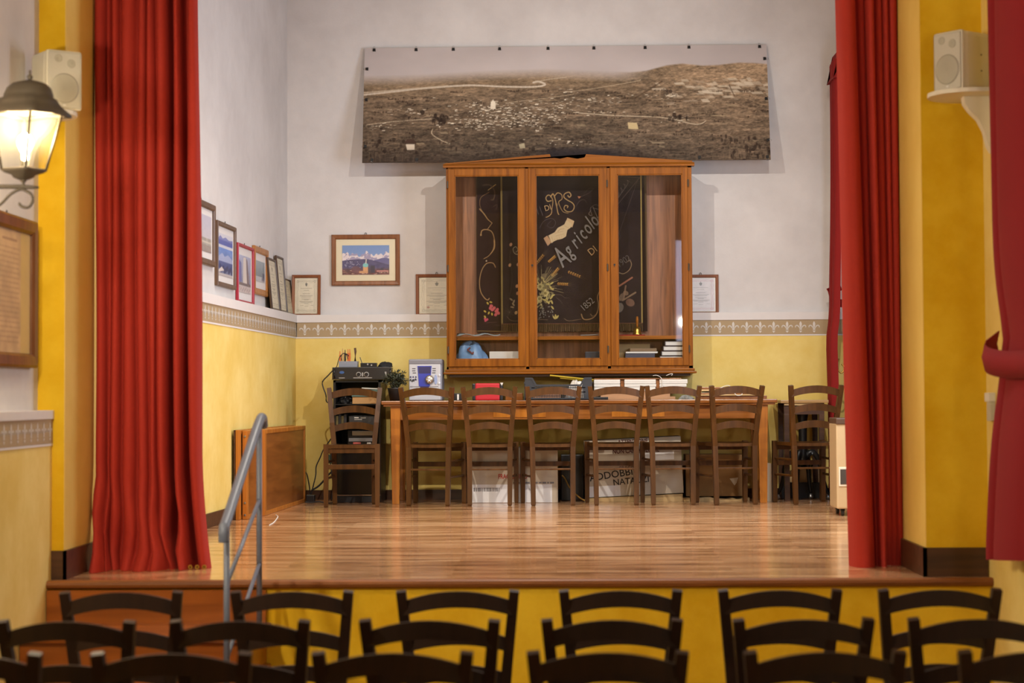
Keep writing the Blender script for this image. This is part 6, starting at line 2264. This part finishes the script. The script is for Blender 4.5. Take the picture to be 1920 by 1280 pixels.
# ------------------------------------------------------------------ boards leaning in the left corner
GB = 'table boards leaning in the corner'
yA, yB_ = PZ(497, 967, ZS).y, 15.50
fronts = [PZ(440, 975, ZS).y, PZ(450, 975, ZS).y, PZ(466, 974, ZS).y, yA]
xs_ = [(443, 447, .02, 'thin dark board directly against the left wall, innermost of the leaning boards', M_SKIRT, .60),
       (448, 458, .05, 'thick board with orange edge, second from the wall among the leaning boards', M_EDGE, .60),
       (461, 475, .06, 'board with pale screws in its edge, third from the wall among the leaning boards', M_EDGE, .595),
       (477, 497, .055, 'brown panelled board with orange frame, outermost of the leaning boards', M_EDGE, .595)]
offs = [(.015, .027), (.029, .058), (.064, .098), (.102, .143)]
for i, (pa, pb, th, lab, m, hh) in enumerate(xs_):
    yA = fronts[i]
    xr = xleft(yA, (offs[i][0] + offs[i][1]) / 2)
    ln = yB_ - yA - .02 * (3 - i)
    t = thing('folded_table', lab, 'board', (xr, yA, ZS + .0005), -math.atan(LB), GB)
    th_ = offs[i][1] - offs[i][0]
    b = BM()
    for a0_, a1_ in (((-th_ / 2, 0, 0), (th_ / 2, .055, hh)), ((-th_ / 2, ln - .055, 0), (th_ / 2, ln, hh)), ((-th_ / 2, .055, 0), (th_ / 2, ln - .055, .03)), ((-th_ / 2, .055, hh - .03), (th_ / 2, ln - .055, hh))):
        box2(b, a0_, a1_, .004)
    obj('edge_frame', b, m, t)
    b = BM(); box2(b, (-th_ / 2 + .002, .055, .03), (th_ / 2 - .006, ln - .055, hh - .03)); obj('panel', b, M_BOARD if i else M_SKIRT, t)
    if i == 2:
        for z in (.03, .11, hh - .04):
            b = BM(); lathe(b, [(.006, .003), (.008, 0)], (0, 0, z), 10, 'Y'); obj('screw', b, M_STEEL, t)
b = BM(); q = PZ(510, 970, ZS); tube(b, catmull([PZ(505, 984, ZS + .002), PZ(512, 980, ZS + .002), PZ(516, 976, ZS + .002), PZ(521, 968, ZS + .002), PZ(517, 965, ZS + .002)], 5), .003, 5); o = obj('white_thread', b, M_PAPER); tag(o, 'bit of white thread lying on the stage floor before the leaning boards', 'thread')

# ------------------------------------------------------------------ grey handrail on the steps
XR = -1.30
hr = thing('handrail', 'grey painted metal handrail rising beside the steps to the stage', 'handrail', (XR, 8.2, 0))
yp1, yp2 = None, None
v1, v2 = PX(425, 1010, XR), PX(486, 850, XR)
y1, y2 = v1.y - 8.2, v2.y - 8.2
zz = lambda px, py: PX(px, py, XR).z
yo = lambda px, py: PX(px, py, XR).y - 8.2
b = BM(); tube(b, catmull([(0, yo(421, 1000) - .02, zz(421, 1006) - .02), (0, yo(421, 1000) - .015, zz(421, 990)), (0, yo(426, 975), zz(426, 972)), (0, yo(456, 880), zz(456, 880)), (0, yo(488, 787), zz(488, 786)), (0, yo(492, 784) + .03, zz(492, 790) - .02)], 6), .021, 14, up=(1, 0, 0)); obj('top_rail', b, M_RAIL, hr, True)
b = BM(); tube(b, [(0, y1, .366), (0, y1, zz(425, 985))], .0125, 12, up=(1, 0, 0)); obj('post', b, M_RAIL, hr, True)
b = BM(); tube(b, [(0, y2, .549), (0, y2, zz(486, 800))], .0125, 12); obj('post', b, M_RAIL, hr, True)
for (a0_, a1_) in (((427, 1095), (485, 937)), ((427, 1235), (485, 1056))):
    b = BM(); tube(b, [(0, y1, zz(425, a0_[1])), (0, y2, zz(486, a1_[1]))], .009, 10); obj('lower_rail', b, M_RAIL, hr, True)

# ------------------------------------------------------------------ gas heater behind the right curtain
q = PZ(1570, 968, ZS)
ht = thing('gas_heater', 'beige cabinet heater on casters half hidden behind the right stage curtain', 'heater', (q.x + .21, q.y + .02, ZS))
hh = P(1575, 792, q.y).z - ZS
b = BM(); box2(b, (-.21, 0, .05), (.21, .34, hh), .012); obj('body', b, plain('beige_enamel', rgb(196, 170, 130), .4, vary=.03), ht)
b = BM(); box2(b, (-.21, -.01, hh - .012), (.21, .34, hh + .03), .006); obj('top_cover', b, plain('brown_top', rgb(84, 60, 44), .45), ht)
b = BM(); box2(b, (-.195, -.006, .20), (.19, .003, .33), .004); obj('grille_frame', b, M_CREAM, ht)
b = BM(); box2(b, (-.185, -.009, .215), (.18, -.004, .315)); obj('grille', b, plain('dark_grille', rgb(70, 62, 56), .5), ht)
for sx in (-1, 1):
    for y in (.05, .29):
        b = BM(); lathe(b, [(.022, -.010), (.025, -.006), (.025, .006), (.022, .010)], (sx * .165, y, .025), 14, 'X'); box(b, (sx * .165, y, .045), (.03, .03, .02)); obj('caster', b, M_BLACK, ht)

# ------------------------------------------------------------------ lantern on the left hall wall
YL = 7.5
ctr = P(57, 240, YL)
lx = ctr.x
k = YL / FPX                                  # metres per pixel there
zl = lambda py: P(50, py, YL).z
ln = thing('wall_lantern', 'lit dark iron lantern on a scrolled bracket on the left hall wall', 'lantern', (XHL, YL, zl(350)))
lo = lx - XHL                                 # arm length
ox = lambda px: P(px, 300, YL).x - XHL
oz = lambda py: zl(py) - zl(350)
AX = ox(44)


def axis_x(py):                               # the lantern leans a touch
    return ox(44 + (330 - py) * .062)


ROT0 = math.atan2(-61, 22)                    # heading of the front corner
ang4 = [ROT0 + i * math.pi / 2 for i in range(4)]


def corners(py, rpx):
    return [Vector((axis_x(py) + rpx * k * math.cos(a), rpx * k * math.sin(a), oz(py))) for a in ang4]


# roof: dome over a flared square brim
b = BM()
secs = [(150, 3, 0), (155, 24, 0), (158, 34, .0), (166, 44, .05), (178, 49, .1), (184, 50, .1), (186, 56, .3), (194, 60, .5), (203, 68, .8), (214, 82, 1.0), (218, 82, 1.0), (213, 66, 1.0)]
rings = []
N = 32
for py, rp, sq in secs:
    rg = []
    for i in range(N):
        a = ROT0 + 2 * math.pi * i / N
        da = ((i + N / 8) % (N / 4)) / (N / 4) * (math.pi / 2) - math.pi / 4 if False else (((a - ROT0) % (math.pi / 2)) - math.pi / 4)
        rsq = math.cos(math.pi / 4) / math.cos(da)
        r = rp * (1 - sq) * .92 + rp * sq * rsq
        lift = -.0 if sq < .9 else -3 * (1 - abs(da) / (math.pi / 4))
        rg.append(b.verts.new((axis_x(py) + r * k * math.cos(a), r * k * math.sin(a), oz(py + lift))))
    rings.append(rg)
for i in range(len(rings) - 1):
    for j in range(N):
        b.faces.new((rings[i][j], rings[i][(j + 1) % N], rings[i + 1][(j + 1) % N], rings[i + 1][j]))
b.faces.new(rings[0][::-1])
o = thick(obj('roof', b, M_IRON, ln, True), .003)
b = BM(); lathe(b, [(5 * k, oz(158)), (6 * k, oz(155)), (3 * k, oz(152)), (3 * k, oz(149)), (5.5 * k, oz(146)), (5.5 * k, oz(143)), (2.5 * k, oz(140)), (2 * k, oz(137)), (3 * k, oz(134)), (.5 * k, oz(131))], (axis_x(145), 0, 0), 14); obj('finial', b, M_IRON, ln, True)
T, B4 = corners(214, 63), corners(318, 41)
for i in range(4):
    b = BM(); tube(b, [T[i], B4[i]], .005, 8); obj('corner_bar', b, M_IRON, ln, True)
    j = (i + 1) % 4
    b = BM(); b.faces.new([b.verts.new(T[i] * .99 + T[j] * .01), b.verts.new(T[j] * .99 + T[i] * .01), b.verts.new(B4[j] * .99 + B4[i] * .01), b.verts.new(B4[i] * .99 + B4[j] * .01)]); o = thick(obj('pane', b, None or M_FROST, ln) if 'M_FROST' in globals() else obj('pane', b, frosted('lantern_glass', rgb(236, 232, 196)), ln), .003)
    M_FROST = o.data.materials[0]
b = BM()
rings = []
for py, rp in ((316, 43), (320, 43), (324, 36), (328, 24), (333, 20), (336, 12), (338, 5)):
    rg = []
    for i in range(N):
        a = ROT0 + 2 * math.pi * i / N
        da = (((a - ROT0) % (math.pi / 2)) - math.pi / 4)
        sq = 1.0 if py < 325 else .4
        r = rp * (sq * math.cos(math.pi / 4) / math.cos(da) + (1 - sq) * .9)
        rg.append(b.verts.new((axis_x(py) + r * k * math.cos(a), r * k * math.sin(a), oz(py))))
    rings.append(rg)
for i in range(len(rings) - 1):
    for j in range(N):
        b.faces.new((rings[i][j], rings[i][(j + 1) % N], rings[i + 1][(j + 1) % N], rings[i + 1][j]))
b.faces.new(rings[-1]); b.faces.new(rings[0][::-1])
obj('base_cup', b, M_IRON, ln, True)
b = BM(); lathe(b, [(.006, oz(352)), (.011, oz(349)), (.006, oz(345)), (.006, oz(342)), (.013, oz(339)), (.012, oz(335))], (AX, 0, 0), 12); obj('stem', b, M_IRON, ln, True)
b = BM(); tube(b, [(0.0, 0, oz(348)), (ox(40), 0, oz(350)), (ox(60), 0, oz(351)), (ox(73), 0, oz(351.5))], .0085, 10, scales=[1, 1, .9, .5]); obj('arm', b, M_IRON, ln, True)
b = BM(); tube(b, catmull([(0.005, 0, oz(440)), (ox(-60), 0, oz(420)), (ox(-20), 0, oz(398)), (ox(2), 0, oz(382)), (ox(20), 0, oz(364)), (ox(38), 0, oz(355)), (ox(50), 0, oz(358)), (ox(60), 0, oz(366)), (ox(61), 0, oz(378)), (ox(54), 0, oz(388)), (ox(44), 0, oz(388)), (ox(37), 0, oz(383)), (ox(38), 0, oz(380))], 6), .0055, 8); obj('scroll', b, M_IRON, ln, True)
b = BM(); box2(b, (0.001, -.04, oz(450)), (.012, .04, oz(330)), .004); obj('wall_plate', b, M_IRON, ln)
b = BM(); lathe(b, [(.004, -.06), (.014, -.055), (.015, -.03), (.022, -.018), (.030, .0), (.031, .016), (.024, .034), (.010, .044), (.001, .046)], (axis_x(280), 0, oz(272)), 20); obj('bulb', b, glow('lit_bulb', (1.0, .86, .6, 1), 14), ln, True)
light('lantern_glow', 'POINT', (XHL + axis_x(280), YL - .01, zl(350) + oz(238)), 62, (1.0, .80, .50), .03)


# ------------------------------------------------------------------ loudspeakers on brackets
def speaker(label, loc, yaw, lab_sh, side, shelf_x):
    t = thing('loudspeaker', label, 'speaker', loc, yaw, 'white wall loudspeakers')
    W, H, D = .165, .262, .19
    b = BM(); box2(b, (-W / 2, -D / 2 + .016, 0), (W / 2, D / 2, H), .022); obj('cabinet', b, M_CREAM, t)
    b = BM(); box2(b, (-W / 2, -D / 2, 0.0), (W / 2, -D / 2 + .02, H), .014); obj('front_rim', b, M_CREAM, t)
    b = BM(); box2(b, (-W / 2 + .008, -D / 2 - .003, .008), (W / 2 - .008, -D / 2 + .002, H - .008), .006); g = obj('grille', b, M_GREYP, t)
    M_CONE = plain('speaker_cone_grey', rgb(176, 170, 152), .75)
    b = BM(); lathe(b, [(.0, .004), (.058, .006), (.066, .004), (.066, 0)], (0, -D / 2 - .001, .095), 32, 'Y'); obj('woofer', b, M_CONE, g, True)
    b = BM(); lathe(b, [(.0, .008), (.008, .008), (.016, .004), (.019, .005), (.020, 0)], (.030, -D / 2 - .001, .205), 24, 'Y'); obj('tweeter', b, M_CONE, g, True)
    b = BM(); lathe(b, [(.0, .002), (.014, .003), (.018, .004), (.018, 0)], (-.030, -D / 2 - .001, .225), 24, 'Y'); obj('port', b, M_CONE, g, True)
    b = BM(); box(b, (0, -D / 2 - .004, .020), (.012, .002, .008)); obj('badge', b, M_PAPER, g)
    for z in (.09, .16):
        b = BM(); lathe(b, [(.003, .002), (.004, 0)], (W / 2, .03, z), 10, 'X'); obj('screw', b, M_IRON, t)
    return t


def bracket(label, wall_x, sgn, yc, ztop, reach, wd):
    t = thing('shelf_bracket', label, 'shelf', (wall_x, yc, ztop), 0, 'white shelf brackets')
    b = BM()
    poly = [(0, -wd / 2), (0, wd / 2)]
    for i in range(15):
        a = math.pi / 2 - math.pi * i / 14
        poly.append((sgn * (reach - wd * .5 + wd * .5 * math.cos(a)) if reach > wd * .5 else sgn * reach * math.cos(a), wd / 2 * math.sin(a)))
    prism(b, poly, -.018, 0, plane='XY'); obj('shelf_board', b, M_CREAM, t)
    b = BM()
    pr_ = [(0, -.018), (sgn * .14, -.018), (sgn * .135, -.05), (sgn * .11, -.085), (sgn * .075, -.12), (sgn * .05, -.17), (sgn * .035, -.235), (sgn * .02, -.262), (0, -.27)]
    vs = [[b.verts.new((x, y, z)) for x, z in pr_] for y in (-.03, .03)]
    b.faces.new(vs[0]); b.faces.new(vs[1][::-1])
    for i in range(len(pr_)):
        j = (i + 1) % len(pr_)
        b.faces.new((vs[0][i], vs[1][i], vs[1][j], vs[0][j]))
    obj('corbel', b, M_CREAM, t)
    return t


yl = 8.74
zs_ = P(110, 210, yl).z
bracket('white shelf bracket on the left hall wall holding the loudspeaker behind the lantern', XHL, 1, yl, zs_, .235, .38)
q = P(104, 208, yl)
speaker('white loudspeaker on the left bracket, partly hidden behind the lantern roof', (q.x, yl + .01, zs_ + .0005), R(36), '', 1, 0)
yr = 8.76
zs_ = P(1790, 175, yr).z
bracket('white shelf bracket on the right hall wall, partly hidden by the crimson curtain', XHR, -1, yr, zs_, .29, .36)
q = P(1800, 176, yr)
speaker('white loudspeaker on the right bracket beside the crimson curtain', (q.x + .01, yr - .005, zs_ + .0005), R(-52), '', 1, 0)

# switch box by the curtain
q = P(1849, 755, 8.93)
sw = thing('wall_switch', 'small white switch box peeking out beside the crimson curtain', 'switch', (XHR, 8.86, q.z - .03))
b = BM(); box2(b, (-.03, -.045, .035), (0, .045, .075), .004); obj('cover', b, M_PAPER, sw)
b = BM(); box2(b, (-.022, -.04, -.05), (0, .04, .036), .004); obj('body', b, M_GREYP, sw)
